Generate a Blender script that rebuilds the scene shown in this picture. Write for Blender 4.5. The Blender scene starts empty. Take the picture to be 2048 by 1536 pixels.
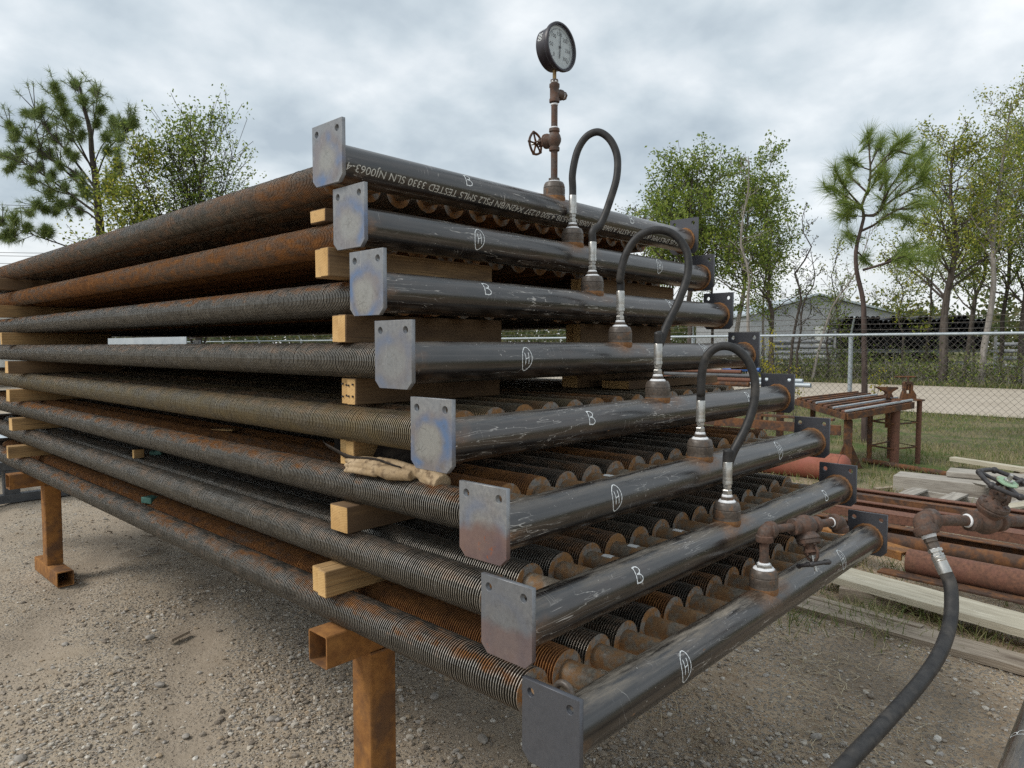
import bpy, bmesh, math, random
import numpy as np
from mathutils import Vector, Matrix, noise as mnoise

R = math.radians
random.seed(7)
rng = np.random.default_rng(7)
S = bpy.context.scene
COL = S.collection

# ------------------------------------------------------------------ camera, sky, sun, exposure
CAM = np.array((-1.1191, -1.4602, 1.6322)); FPX = 1399.19; YAW = R(42.862); PIT = R(-3.0713)
cd = bpy.data.cameras.new('camera'); co = bpy.data.objects.new('camera', cd); COL.objects.link(co)
co.location = CAM; co.rotation_euler = (math.pi/2+PIT, 0, YAW-math.pi/2)
cd.sensor_fit = 'HORIZONTAL'; cd.sensor_width = 36.0; cd.lens = 36.0*FPX/2048
cd.clip_start = 0.05; cd.clip_end = 2500
S.camera = co
S.view_settings.view_transform = 'Standard'; S.view_settings.look = 'None'
S.view_settings.exposure = 0.46; S.view_settings.gamma = 1.0
S.view_settings.use_curve_mapping = False
S.cycles.use_denoising = False; S.cycles.adaptive_threshold = 0.006; S.cycles.sample_clamp_indirect = 4.0; S.cycles.max_bounces = 6
S.cycles.diffuse_bounces = 3; S.cycles.glossy_bounces = 3; S.cycles.transparent_max_bounces = 8

SUN_EL, SUN_AZ = R(46), R(150)            # direction towards the sun, azimuth from +X
sd = Vector((math.cos(SUN_AZ)*math.cos(SUN_EL), math.sin(SUN_AZ)*math.cos(SUN_EL), math.sin(SUN_EL)))
sl = bpy.data.lights.new('sun', 'SUN'); sl.energy = 1.5; sl.angle = R(20); sl.color = (1.0, 0.95, 0.88)
so = bpy.data.objects.new('sun', sl); COL.objects.link(so)
so.rotation_euler = (-sd).to_track_quat('-Z', 'Y').to_euler(); so.location = (0, 0, 30)

W = bpy.data.worlds.new('World'); S.world = W; W.use_nodes = True
nt = W.node_tree; nd = nt.nodes; lk = nt.links
for n in list(nd): nd.remove(n)
def wn(t, **k):
    n = nd.new(t)
    for a, b in k.items(): setattr(n, a, b)
    return n
def wmath(op, a, b=None, c=None):
    n = wn('ShaderNodeMath', operation=op)
    for i, v in enumerate((a, b, c)):
        if v is None: continue
        if hasattr(v, 'links'): lk.new(v, n.inputs[i])
        else: n.inputs[i].default_value = v
    return n.outputs[0]
out = wn('ShaderNodeOutputWorld'); bg = wn('ShaderNodeBackground'); lk.new(bg.outputs[0], out.inputs[0])
tc = wn('ShaderNodeTexCoord'); sp = wn('ShaderNodeSeparateXYZ'); lk.new(tc.outputs['Generated'], sp.inputs[0])
zz = wmath('ADD', wmath('MAXIMUM', sp.outputs[2], 0.0), 0.34)
cb = wn('ShaderNodeCombineXYZ')
lk.new(wmath('DIVIDE', sp.outputs[0], zz), cb.inputs[0]); lk.new(wmath('DIVIDE', sp.outputs[1], zz), cb.inputs[1])
def wnoise(scale, detail, rough, dist):
    n = wn('ShaderNodeTexNoise'); n.inputs['Scale'].default_value = scale; n.inputs['Detail'].default_value = detail
    n.inputs['Roughness'].default_value = rough; n.inputs['Distortion'].default_value = dist
    lk.new(cb.outputs[0], n.inputs['Vector']); return n.outputs['Fac']
n1 = wnoise(4.0, 6, 0.50, 0.1); n2 = wnoise(1.2, 3, 0.5, 0.2)
f = wmath('ADD', wmath('MULTIPLY', n1, 0.75), wmath('MULTIPLY', n2, 0.45))
rp = wn('ShaderNodeValToRGB'); lk.new(f, rp.inputs[0])
e = rp.color_ramp.elements
e[0].position = 0.43; e[0].color = (0.36, 0.42, 0.47, 1)
e[1].position = 0.76; e[1].color = (0.78, 0.805, 0.815, 1)
m = e.new(0.55); m.color = (0.485, 0.545, 0.585, 1)
m = e.new(0.645); m.color = (0.605, 0.65, 0.68, 1)
sky = wn('ShaderNodeTexSky', sky_type='NISHITA'); sky.sun_disc = False
sky.sun_elevation = SUN_EL; sky.sun_rotation = math.pi/2-SUN_AZ; sky.air_density = 1.2; sky.dust_density = 2.0
sk = wn('ShaderNodeMixRGB', blend_type='MULTIPLY'); sk.inputs[0].default_value = 1
lk.new(sky.outputs[0], sk.inputs[1]); sk.inputs[2].default_value = (0.1, 0.1, 0.1, 1)
cov = wn('ShaderNodeMixRGB'); cov.inputs[0].default_value = 0.9
lk.new(sk.outputs[0], cov.inputs[1]); lk.new(rp.outputs[0], cov.inputs[2])
# pale haze band towards the horizon, all the way round
hz = wn('ShaderNodeMixRGB'); lk.new(cov.outputs[0], hz.inputs[1]); hz.inputs[2].default_value = (0.74, 0.745, 0.74, 1)
hf = wn('ShaderNodeMapRange'); lk.new(sp.outputs[2], hf.inputs[0])
hf.inputs[1].default_value = 0.0; hf.inputs[2].default_value = 0.17; hf.inputs[3].default_value = 0.85; hf.inputs[4].default_value = 0.0
lk.new(hf.outputs[0], hz.inputs[0]); lk.new(hz.outputs[0], bg.inputs[0]); bg.inputs[1].default_value = 1.0

# ------------------------------------------------------------------ small helpers
FWD = np.array((math.cos(YAW)*math.cos(PIT), math.sin(YAW)*math.cos(PIT), math.sin(PIT)))
RGT = np.array((math.sin(YAW), -math.cos(YAW), 0.0)); UPV = np.cross(RGT, FWD)
def at(px, py, dist):                      # a measured point of the place: picture position and distance
    return CAM + dist*((px-1024)/FPX*RGT - (py-768)/FPX*UPV + FWD)
def unit(v):
    v = np.asarray(v, float); return v/np.linalg.norm(v)
def frame(axis, up=None):
    a = unit(axis); h = np.array((0, 0, 1.0)) if up is None else np.asarray(up, float)
    if abs(a@unit(h)) > 0.97: h = np.array((1.0, 0, 0))
    u = unit(np.cross(h, a)); v = np.cross(a, u); return u, v, a
def wloc(o):
    p = np.zeros(3)
    while o is not None: p = p+np.array(o.location); o = o.parent
    return p
def tag(o, label=None, cat=None, group=None, kind=None):
    if label: o['label'] = label
    if cat: o['category'] = cat
    if group: o['group'] = group
    if kind: o['kind'] = kind
    return o
def thing(name, label, cat, loc=(0, 0, 0), group=None, rz=0.0):
    o = bpy.data.objects.new(name, None); COL.objects.link(o); o.location = loc; o.rotation_euler = (0, 0, rz)
    o.empty_display_size = 0.05
    return tag(o, label, cat, group)
def add(name, me, parent=None, loc=(0, 0, 0), rot=(0, 0, 0)):
    o = bpy.data.objects.new(name, me); COL.objects.link(o); o.location = loc; o.rotation_euler = rot
    if parent is not None: o.parent = parent
    return o
def mesh_np(name, v, fcs, mats, smooth=None, mi=None):
    me = bpy.data.meshes.new(name)
    me.from_pydata([tuple(q) for q in v] if not isinstance(v, np.ndarray) else v.tolist(), [], fcs)
    for m_ in mats: me.materials.append(m_)
    if mi is not None: me.polygons.foreach_set('material_index', np.asarray(mi, np.int32))
    if smooth is not None:
        me.polygons.foreach_set('use_smooth', np.ones(len(me.polygons), bool))
        if smooth < 179: me.set_sharp_from_angle(angle=R(smooth))
    me.update(); return me
def quads_np(name, v, q, mats, smooth=False, mi=None, n=4):      # fast path for large meshes, all faces with n corners
    me = bpy.data.meshes.new(name); nf = len(q)
    me.vertices.add(len(v)); me.vertices.foreach_set('co', np.ascontiguousarray(v, np.float32).ravel())
    me.loops.add(nf*n); me.loops.foreach_set('vertex_index', np.ascontiguousarray(q, np.int32).ravel())
    me.polygons.add(nf); me.polygons.foreach_set('loop_start', np.arange(0, nf*n, n, dtype=np.int32))
    for m_ in mats: me.materials.append(m_)
    if mi is not None: me.polygons.foreach_set('material_index', np.asarray(mi, np.int32))
    me.polygons.foreach_set('use_smooth', np.full(nf, bool(smooth)))
    me.update(calc_edges=True); return me

class MB:
    """collects shapes in world (or local) space into one mesh"""
    def __init__(s): s.v = []; s.f = []; s.m = []
    def _add(s, v, f, m):
        b = len(s.v); s.v += [tuple(map(float, q)) for q in v]; s.f += [tuple(i+b for i in q) for q in f]; s.m += [m]*len(f)
    def box(s, c, size, rot=None, m=0, bev=0.0):
        c = np.asarray(c, float); h = np.asarray(size, float)/2
        Rm = np.eye(3) if rot is None else np.asarray(rot)
        if bev <= 0:
            vs = [c+Rm@(h*np.array(k)) for k in ((-1,-1,-1),(1,-1,-1),(1,1,-1),(-1,1,-1),(-1,-1,1),(1,-1,1),(1,1,1),(-1,1,1))]
            s._add(vs, [(0,3,2,1),(4,5,6,7),(0,1,5,4),(1,2,6,5),(2,3,7,6),(3,0,4,7)], m); return s
        bm = bmesh.new(); bmesh.ops.create_cube(bm, size=1.0)
        for q in bm.verts: q.co = Vector(np.array(q.co)*h*2)
        bmesh.ops.bevel(bm, geom=list(bm.edges), offset=bev, segments=1, affect='EDGES')
        bm.verts.index_update()
        s._add([c+Rm@np.array(q.co) for q in bm.verts], [[q.index for q in fc.verts] for fc in bm.faces], m); bm.free(); return s
    def lathe(s, prof, o, axis, segs=24, m=0, up=None, closed=False):
        u, v, a = frame(axis, up); o = np.asarray(o, float); vs = []; fs = []
        n = len(prof)
        for r, h in prof:
            for k in range(segs):
                t = 2*math.pi*k/segs; vs.append(o+a*h+r*(math.cos(t)*u+math.sin(t)*v))
        for i in range(n-1 if not closed else n):
            for k in range(segs):
                k2 = (k+1) % segs; j = (i+1) % n
                fs.append((i*segs+k, i*segs+k2, j*segs+k2, j*segs+k))
        if not closed:
            if prof[0][0] > 1e-6: fs.append(tuple(range(segs-1, -1, -1)))
            if prof[-1][0] > 1e-6: fs.append(tuple((n-1)*segs+k for k in range(segs)))
        s._add(vs, fs, m); return s
    def tube(s, path, r, segs=12, m=0, caps=True, twist=0.0):
        P = np.asarray(path, float); n = len(P); r = np.broadcast_to(np.asarray(r, float), (n,))
        T = np.gradient(P, axis=0); T /= np.linalg.norm(T, axis=1)[:, None]+1e-12
        u, v, _ = frame(T[0]); vs = []; fs = []
        for i in range(n):
            u = u-T[i]*(u@T[i]); u /= np.linalg.norm(u)+1e-12; v = np.cross(T[i], u)
            for k in range(segs):
                t = 2*math.pi*k/segs+twist; vs.append(P[i]+r[i]*(math.cos(t)*u+math.sin(t)*v))
        for i in range(n-1):
            for k in range(segs):
                k2 = (k+1) % segs; fs.append((i*segs+k, i*segs+k2, (i+1)*segs+k2, (i+1)*segs+k))
        if caps: fs += [tuple(range(segs-1, -1, -1)), tuple((n-1)*segs+k for k in range(segs))]
        s._add(vs, fs, m); return s
    def torus(s, o, axis, Rr, r, segs=32, cs=8, m=0, lump=0.0, up=None):
        u, v, a = frame(axis, up); o = np.asarray(o, float); vs = []; fs = []
        for i in range(segs):
            t = 2*math.pi*i/segs; d = math.cos(t)*u+math.sin(t)*v; rr = r*(1+lump*random.uniform(-1, 1))
            for k in range(cs):
                p = 2*math.pi*k/cs; vs.append(o+d*(Rr+rr*math.cos(p))+a*rr*math.sin(p))
        for i in range(segs):
            for k in range(cs):
                i2 = (i+1) % segs; k2 = (k+1) % cs; fs.append((i*cs+k, i2*cs+k, i2*cs+k2, i*cs+k2))
        s._add(vs, fs, m); return s
    def ball(s, o, r, m=0, segs=10, rings=6, sc=(1, 1, 1)):
        o = np.asarray(o, float); vs = [o+np.array((0, 0, r*sc[2]))]; fs = []
        for i in range(1, rings):
            t = math.pi*i/rings
            for k in range(segs):
                p = 2*math.pi*k/segs
                vs.append(o+r*np.array((math.sin(t)*math.cos(p)*sc[0], math.sin(t)*math.sin(p)*sc[1], math.cos(t)*sc[2])))
        vs.append(o-np.array((0, 0, r*sc[2]))); L = len(vs)-1
        for k in range(segs):
            k2 = (k+1) % segs; fs.append((0, 1+k, 1+k2)); fs.append((L, L-segs+k2, L-segs+k))
            for i in range(rings-2): fs.append((1+i*segs+k, 1+(i+1)*segs+k, 1+(i+1)*segs+k2, 1+i*segs+k2))
        s._add(vs, fs, m); return s
    def prism(s, poly, o, u, v, th, m=0):                          # polygon in the u/v plane, thickness along u x v
        o, u, v = (np.asarray(q, float) for q in (o, u, v)); w = np.cross(u, v); n = len(poly)
        vs = [o+u*a+v*b-w*th/2 for a, b in poly]+[o+u*a+v*b+w*th/2 for a, b in poly]
        fs = [tuple(range(n-1, -1, -1)), tuple(range(n, 2*n))]+[(i, (i+1) % n, n+(i+1) % n, n+i) for i in range(n)]
        s._add(vs, fs, m); return s
    def build(s, name, mats, parent=None, smooth=40, loc=None, world=True):
        if not isinstance(mats, (list, tuple)): mats = [mats]
        v = np.array(s.v)
        if parent is not None:
            off = wloc(parent) if world else np.zeros(3)
            o = add(name, mesh_np(name, v-off, s.f, mats, smooth, s.m), parent)
        else:
            l = v.mean(0) if loc is None else np.asarray(loc, float)
            if loc is None: l[2] = v[:, 2].min()
            o = add(name, mesh_np(name, v-l, s.f, mats, smooth, s.m), None, l)
        return o

def rotz(a): c, s_ = math.cos(a), math.sin(a); return np.array(((c, -s_, 0), (s_, c, 0), (0, 0, 1.0)))
def roty(a): c, s_ = math.cos(a), math.sin(a); return np.array(((c, 0, s_), (0, 1.0, 0), (-s_, 0, c)))
def rotx(a): c, s_ = math.cos(a), math.sin(a); return np.array(((1.0, 0, 0), (0, c, -s_), (0, s_, c)))
def spline(pts, n=40):
    P = np.asarray(pts, float); t = np.r_[0, np.cumsum(np.linalg.norm(np.diff(P, axis=0), axis=1)**0.5)]
    P = np.vstack((2*P[0]-P[1], P, 2*P[-1]-P[-2])); tt = np.r_[t[0]-(t[1]-t[0]), t, t[-1]+(t[-1]-t[-2])]
    out_ = []
    for x in np.linspace(t[0], t[-1], n):
        i = min(max(np.searchsorted(tt, x)-1, 1), len(P)-3)
        t0, t1, t2, t3 = tt[i-1:i+3]; p0, p1, p2, p3 = P[i-1:i+3]
        a1 = (t1-x)/(t1-t0)*p0+(x-t0)/(t1-t0)*p1; a2 = (t2-x)/(t2-t1)*p1+(x-t1)/(t2-t1)*p2; a3 = (t3-x)/(t3-t2)*p2+(x-t2)/(t3-t2)*p3
        b1 = (t2-x)/(t2-t0)*a1+(x-t0)/(t2-t0)*a2; b2 = (t3-x)/(t3-t1)*a2+(x-t1)/(t3-t1)*a3
        out_.append((t2-x)/(t2-t1)*b1+(x-t1)/(t2-t1)*b2)
    return np.array(out_)

# ------------------------------------------------------------------ materials
class NT:
    def __init__(s, name):
        s.mat = bpy.data.materials.new(name); s.mat.use_nodes = True; s.t = s.mat.node_tree; s.n = s.t.nodes
        s.n.clear(); s.o = s.n.new('ShaderNodeOutputMaterial')
    def new(s, t, **k):
        n = s.n.new(t)
        for a, b in k.items(): setattr(n, a, b)
        return n
    def put(s, sock, v):
        if hasattr(v, 'is_linked'): s.t.links.new(v, sock)
        elif isinstance(v, (tuple, list)) and len(v) == 3 and len(getattr(sock, 'default_value', ())) == 4: sock.default_value = (*v, 1)
        else: sock.default_value = v
    def co(s, w='Object'): return s.new('ShaderNodeTexCoord').outputs[w]
    def info(s, w='Random'): return s.new('ShaderNodeObjectInfo').outputs[w]
    def wpos(s): return s.new('ShaderNodeNewGeometry').outputs['Position']
    def geo(s, w): return s.new('ShaderNodeNewGeometry').outputs[w]
    def map(s, v, scale=(1, 1, 1), loc=(0, 0, 0)):
        n = s.new('ShaderNodeMapping'); s.put(n.inputs[0], v); n.inputs['Scale'].default_value = scale
        s.put(n.inputs['Location'], loc); return n.outputs[0]
    def seeded(s, v, scale=(1, 1, 1)):                           # vector shifted by the object's own random number
        r = s.math('MULTIPLY', s.info('Random'), 37.0); c = s.new('ShaderNodeCombineXYZ')
        for i in range(3): s.put(c.inputs[i], r)
        a = s.new('ShaderNodeVectorMath', operation='MULTIPLY'); s.put(a.inputs[0], v); a.inputs[1].default_value = scale
        b = s.new('ShaderNodeVectorMath', operation='ADD'); s.put(b.inputs[0], a.outputs[0]); s.put(b.inputs[1], c.outputs[0]); return b.outputs[0]
    def noise(s, v, scale=5, detail=4, rough=0.55, dist=0.0, w='Fac'):
        n = s.new('ShaderNodeTexNoise'); s.put(n.inputs['Vector'], v)
        for k, x in (('Scale', scale), ('Detail', detail), ('Roughness', rough), ('Distortion', dist)): n.inputs[k].default_value = x
        return n.outputs[w]
    def voro(s, v, scale=5, feat='F1', w='Distance', rnd=1.0):
        n = s.new('ShaderNodeTexVoronoi', feature=feat); s.put(n.inputs['Vector'], v); n.inputs['Scale'].default_value = scale
        n.inputs['Randomness'].default_value = rnd; return n.outputs[w]
    def wave(s, v, scale=5, dist=2, detail=2, typ='RINGS', rd='X'):
        n = s.new('ShaderNodeTexWave', wave_type=typ); s.put(n.inputs['Vector'], v)
        if typ == 'RINGS': n.rings_direction = rd
        else: n.bands_direction = rd
        n.inputs['Scale'].default_value = scale; n.inputs['Distortion'].default_value = dist; n.inputs['Detail'].default_value = detail
        return n.outputs['Fac']
    def ramp(s, f, *st):
        n = s.new('ShaderNodeValToRGB'); s.put(n.inputs[0], f); el = n.color_ramp.elements
        for i, (p, c) in enumerate(st):
            e_ = el[i] if i < 2 else el.new(p)
            e_.position = p; e_.color = (*c, 1) if isinstance(c, (tuple, list)) else (c, c, c, 1)
        return n.outputs[0]
    def rng(s, f, a, b, c=0.0, d=1.0):
        n = s.new('ShaderNodeMapRange'); s.put(n.inputs[0], f)
        for i, x in enumerate((a, b, c, d)): s.put(n.inputs[i+1], x)
        return n.outputs[0]
    def math(s, op, a, b=0.0, c=None):
        n = s.new('ShaderNodeMath', operation=op); s.put(n.inputs[0], a); s.put(n.inputs[1], b)
        if c is not None: s.put(n.inputs[2], c)
        return n.outputs[0]
    def mix(s, f, a, b, bl='MIX'):
        n = s.new('ShaderNodeMixRGB', blend_type=bl); s.put(n.inputs[0], f); s.put(n.inputs[1], a); s.put(n.inputs[2], b); return n.outputs[0]
    def sep(s, v):
        n = s.new('ShaderNodeSeparateXYZ'); s.put(n.inputs[0], v); return n.outputs
    def bump(s, h, strength=0.3, dist=0.01, nrm=None):
        n = s.new('ShaderNodeBump'); s.put(n.inputs['Height'], h); n.inputs['Strength'].default_value = strength
        n.inputs['Distance'].default_value = dist
        if nrm is not None: s.put(n.inputs['Normal'], nrm)
        return n.outputs[0]
    def done(s, col, rough=0.6, metal=0.0, nrm=None, spec=0.5, trans=None, ior=1.5):
        b = s.new('ShaderNodeBsdfPrincipled'); s.put(b.inputs['Base Color'], col); s.put(b.inputs['Roughness'], rough)
        s.put(b.inputs['Metallic'], metal); s.put(b.inputs['Specular IOR Level'], spec); b.inputs['IOR'].default_value = ior
        if nrm is not None: s.put(b.inputs['Normal'], nrm)
        res = b.outputs[0]
        if trans is not None:
            t = s.new('ShaderNodeBsdfTranslucent'); s.put(t.inputs[0], col); mx = s.new('ShaderNodeMixShader')
            s.put(mx.inputs[0], trans); s.t.links.new(res, mx.inputs[1]); s.t.links.new(t.outputs[0], mx.inputs[2]); res = mx.outputs[0]
        s.t.links.new(res, s.o.inputs[0]); return s.mat

def steel(name, base, base2, rust=(0.16, 0.06, 0.022), rust2=(0.27, 0.11, 0.035), amt=0.5, scale=9.0, rough=0.55, metal=0.0, bump=0.25, bd=0.002):
    n = NT(name); v = n.seeded(n.co()); a = n.noise(v, scale, 6, 0.62); b = n.noise(v, scale*4.3, 5, 0.6)
    bc = n.mix(n.rng(b, 0.35, 0.65), base, base2); rc = n.mix(n.rng(b, 0.3, 0.7), rust, rust2)
    mk = n.rng(a, 0.62-amt*0.4, 0.70-amt*0.3)
    return n.done(n.mix(mk, bc, rc), n.rng(mk, 0, 1, rough, min(0.95, rough+0.3)), metal, n.bump(b, bump, bd), 0.45)
def plain(name, c1, c2, scale=20, rough=0.6, metal=0.0, spec=0.5, bump=0.1, bd=0.001):
    n = NT(name); v = n.seeded(n.co()); a = n.noise(v, scale, 5, 0.6)
    return n.done(n.mix(n.rng(a, 0.35, 0.65), c1, c2), rough, metal, n.bump(a, bump, bd), spec)

def fin_mat(name, rim):
    n = NT(name); v = n.co(); sv = n.seeded(v)
    oc = n.new('ShaderNodeSeparateColor'); n.put(oc.inputs[0], n.info('Color')); rustp, strip, olive = oc.outputs[0], oc.outputs[1], oc.outputs[2]
    long_ = n.noise(n.seeded(v, (7, 1.1, 7)), 1.0, 5, 0.65); fine = n.noise(n.seeded(v, (40, 14, 40)), 1.0, 5, 0.7)
    blot = n.noise(n.seeded(v, (22, 9, 22)), 1.0, 4, 0.6)
    x, y, z = n.sep(v)
    ang = n.math('DIVIDE', n.math('ADD', n.math('MULTIPLY', x, -0.42), n.math('MULTIPLY', z, 0.9)), 0.054)
    st = n.math('MULTIPLY', n.rng(n.math('ADD', ang, n.math('MULTIPLY', n.math('SUBTRACT', fine, 0.5), 1.6)), 0.72, 1.0), strip)
    st = n.math('MULTIPLY', st, n.rng(n.math('ADD', long_, n.math('MULTIPLY', n.math('SUBTRACT', blot, 0.5), 0.9)), 0.34, 0.62))
    ms = n.math('ADD', n.math('ADD', n.math('MULTIPLY', n.math('SUBTRACT', long_, 0.5), 1.05), n.math('MULTIPLY', n.math('SUBTRACT', fine, 0.5), 0.9)), rustp)
    mask = n.math('MAXIMUM', n.rng(ms, 0.5, 0.95), st)
    g = 1.0 if rim else 0.5; g2 = 1.0 if rim else 0.85
    met = n.mix(n.rng(fine, 0.3, 0.7), (0.25, 0.24, 0.225), (0.56, 0.545, 0.515)) if rim else n.mix(n.rng(fine, 0.3, 0.7), (0.040, 0.036, 0.033), (0.095, 0.088, 0.080))  # fin sides kept dark: shade of the gaps is put into the colour
    met = n.mix(n.math('MULTIPLY', olive, n.rng(blot, 0.3, 0.7, 0.35, 1.0)), met, (0.44*g, 0.345*g, 0.185*g))
    rc = n.mix(n.rng(fine, 0.3, 0.72), (0.13*g2, 0.058*g2, 0.026*g2), (0.44*g2, 0.195*g2, 0.058*g2))
    rc = n.mix(n.rng(blot, 0.55, 0.75), rc, (0.30*g2, 0.135*g2, 0.052*g2))
    col = n.mix(mask, met, rc)
    return n.done(col, n.rng(mask, 0, 1, 0.38 if rim else 0.6, 0.85), n.rng(mask, 0, 1, 0.8 if rim else 0.2, 0.0), None, 0.5)
M_FIN = fin_mat('finned steel side', False); M_RIM = fin_mat('finned steel rim', True)

M_FEND = steel('end fin steel', (0.20, 0.185, 0.165), (0.30, 0.275, 0.24), (0.22, 0.12, 0.055), (0.40, 0.19, 0.06), 0.52, 26, 0.55)  # outermost fin: same steel left without the painted gap shade

def header_mat():
    n = NT('black mill scale pipe'); v = n.co(); sv = n.seeded(v); x, y, z = n.sep(v)
    streak = n.noise(n.seeded(v, (1.4, 60, 60)), 1.0, 5, 0.6); blot = n.noise(n.seeded(v, (7, 14, 14)), 1.0, 5, 0.62)
    fine = n.noise(n.seeded(v, (70, 160, 160)), 1.0, 3, 0.6)
    col = n.mix(n.rng(blot, 0.38, 0.64), (0.006, 0.0055, 0.0055), (0.020, 0.0165, 0.015))
    oc = n.new('ShaderNodeSeparateColor'); n.put(oc.inputs[0], n.info('Color'))
    pb = n.noise(n.seeded(v, (2.2, 10, 10)), 1.0, 5, 0.65)
    col = n.mix(n.math('MULTIPLY', n.rng(pb, 0.50, 0.66), n.rng(oc.outputs[1], 0, 1, 0.25, 0.9)), col, (0.050, 0.032, 0.023))
    col = n.mix(n.rng(streak, 0.52, 0.72, 0, 0.7), col, (0.070, 0.063, 0.058))
    # scratches: thin pale lines running mostly along the pipe
    sc = n.noise(n.seeded(v, (3.2, 40, 40)), 1.0, 3, 0.5, 0.3); ln = n.math('ABSOLUTE', n.math('SUBTRACT', sc, 0.5))
    sm = n.noise(n.seeded(v, (3, 9, 9)), 1.0, 3, 0.5)
    scr = n.math('MULTIPLY', n.rng(ln, 0.001, 0.007, 1.0, 0.0), n.rng(sm, 0.48, 0.60))
    sc2 = n.noise(n.seeded(v, (34, 9, 9)), 1.0, 1, 0.4, 0.0); l2 = n.rng(n.math('ABSOLUTE', n.math('SUBTRACT', sc2, 0.5)), 0.001, 0.005, 1.0, 0.0)
    sm2 = n.noise(n.seeded(v, (11, 20, 20)), 1.0, 2, 0.5); scr = n.math('MAXIMUM', scr, n.math('MULTIPLY', l2, n.rng(sm2, 0.60, 0.68)))
    spk = n.math('MULTIPLY', n.rng(n.noise(n.seeded(v, (120, 150, 150)), 1.0, 2, 0.5), 0.69, 0.73), n.rng(blot, 0.5, 0.6))
    col = n.mix(n.math('MULTIPLY', n.math('MAXIMUM', scr, spk), 0.95), col, (0.46, 0.44, 0.41))
    # dust settled on the upper side, patchy
    up = n.rng(z, 0.036, 0.056); dm = n.noise(n.seeded(v, (5, 40, 40)), 1.0, 5, 0.7)
    dust = n.math('MULTIPLY', n.math('MULTIPLY', up, n.rng(dm, 0.42, 0.66)), oc.outputs[0])
    col = n.mix(dust, col, (0.23, 0.195, 0.15))
    # rust blooms, and heat-stained rust by the welds
    rb = n.noise(n.seeded(v, (9, 16, 16)), 1.0, 4, 0.6); rm = n.rng(rb, 0.71, 0.75)
    near = n.rng(n.math('ABSOLUTE', n.math('SUBTRACT', x, 1.04)), 0.05, 0.14, 1.0, 0.0)
    near = n.math('MULTIPLY', near, n.rng(z, 0.0, 0.045)); far = n.rng(x, 1.99, 2.07)
    near2 = n.math('MULTIPLY', n.rng(x, 0.10, 0.03), n.rng(rb, 0.5, 0.62)); near2 = n.math('MULTIPLY', near2, 0.7)
    wr = n.math('MULTIPLY', n.math('MAXIMUM', n.math('MAXIMUM', near, far), near2), n.rng(blot, 0.36, 0.62))
    rm = n.math('MAXIMUM', rm, n.math('MULTIPLY', wr, 0.8))
    col = n.mix(rm, col, n.mix(n.rng(fine, 0.3, 0.7), (0.17, 0.075, 0.03), (0.36, 0.19, 0.085)))
    ro = n.math('ADD', n.rng(n.math('MAXIMUM', dust, rm), 0, 1, 0.24, 0.8), n.math('MULTIPLY', n.math('SUBTRACT', n.noise(n.seeded(v, (2.5, 45, 45)), 1.0, 4, 0.6), 0.5), 0.38))
    h = n.math('ADD', n.math('MULTIPLY', fine, 0.35), n.math('MULTIPLY', blot, 0.6))
    return n.done(col, ro, 0.0, n.bump(h, 0.2, 0.0015), 0.5, None, 1.78)
M_HDR = header_mat()

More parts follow.
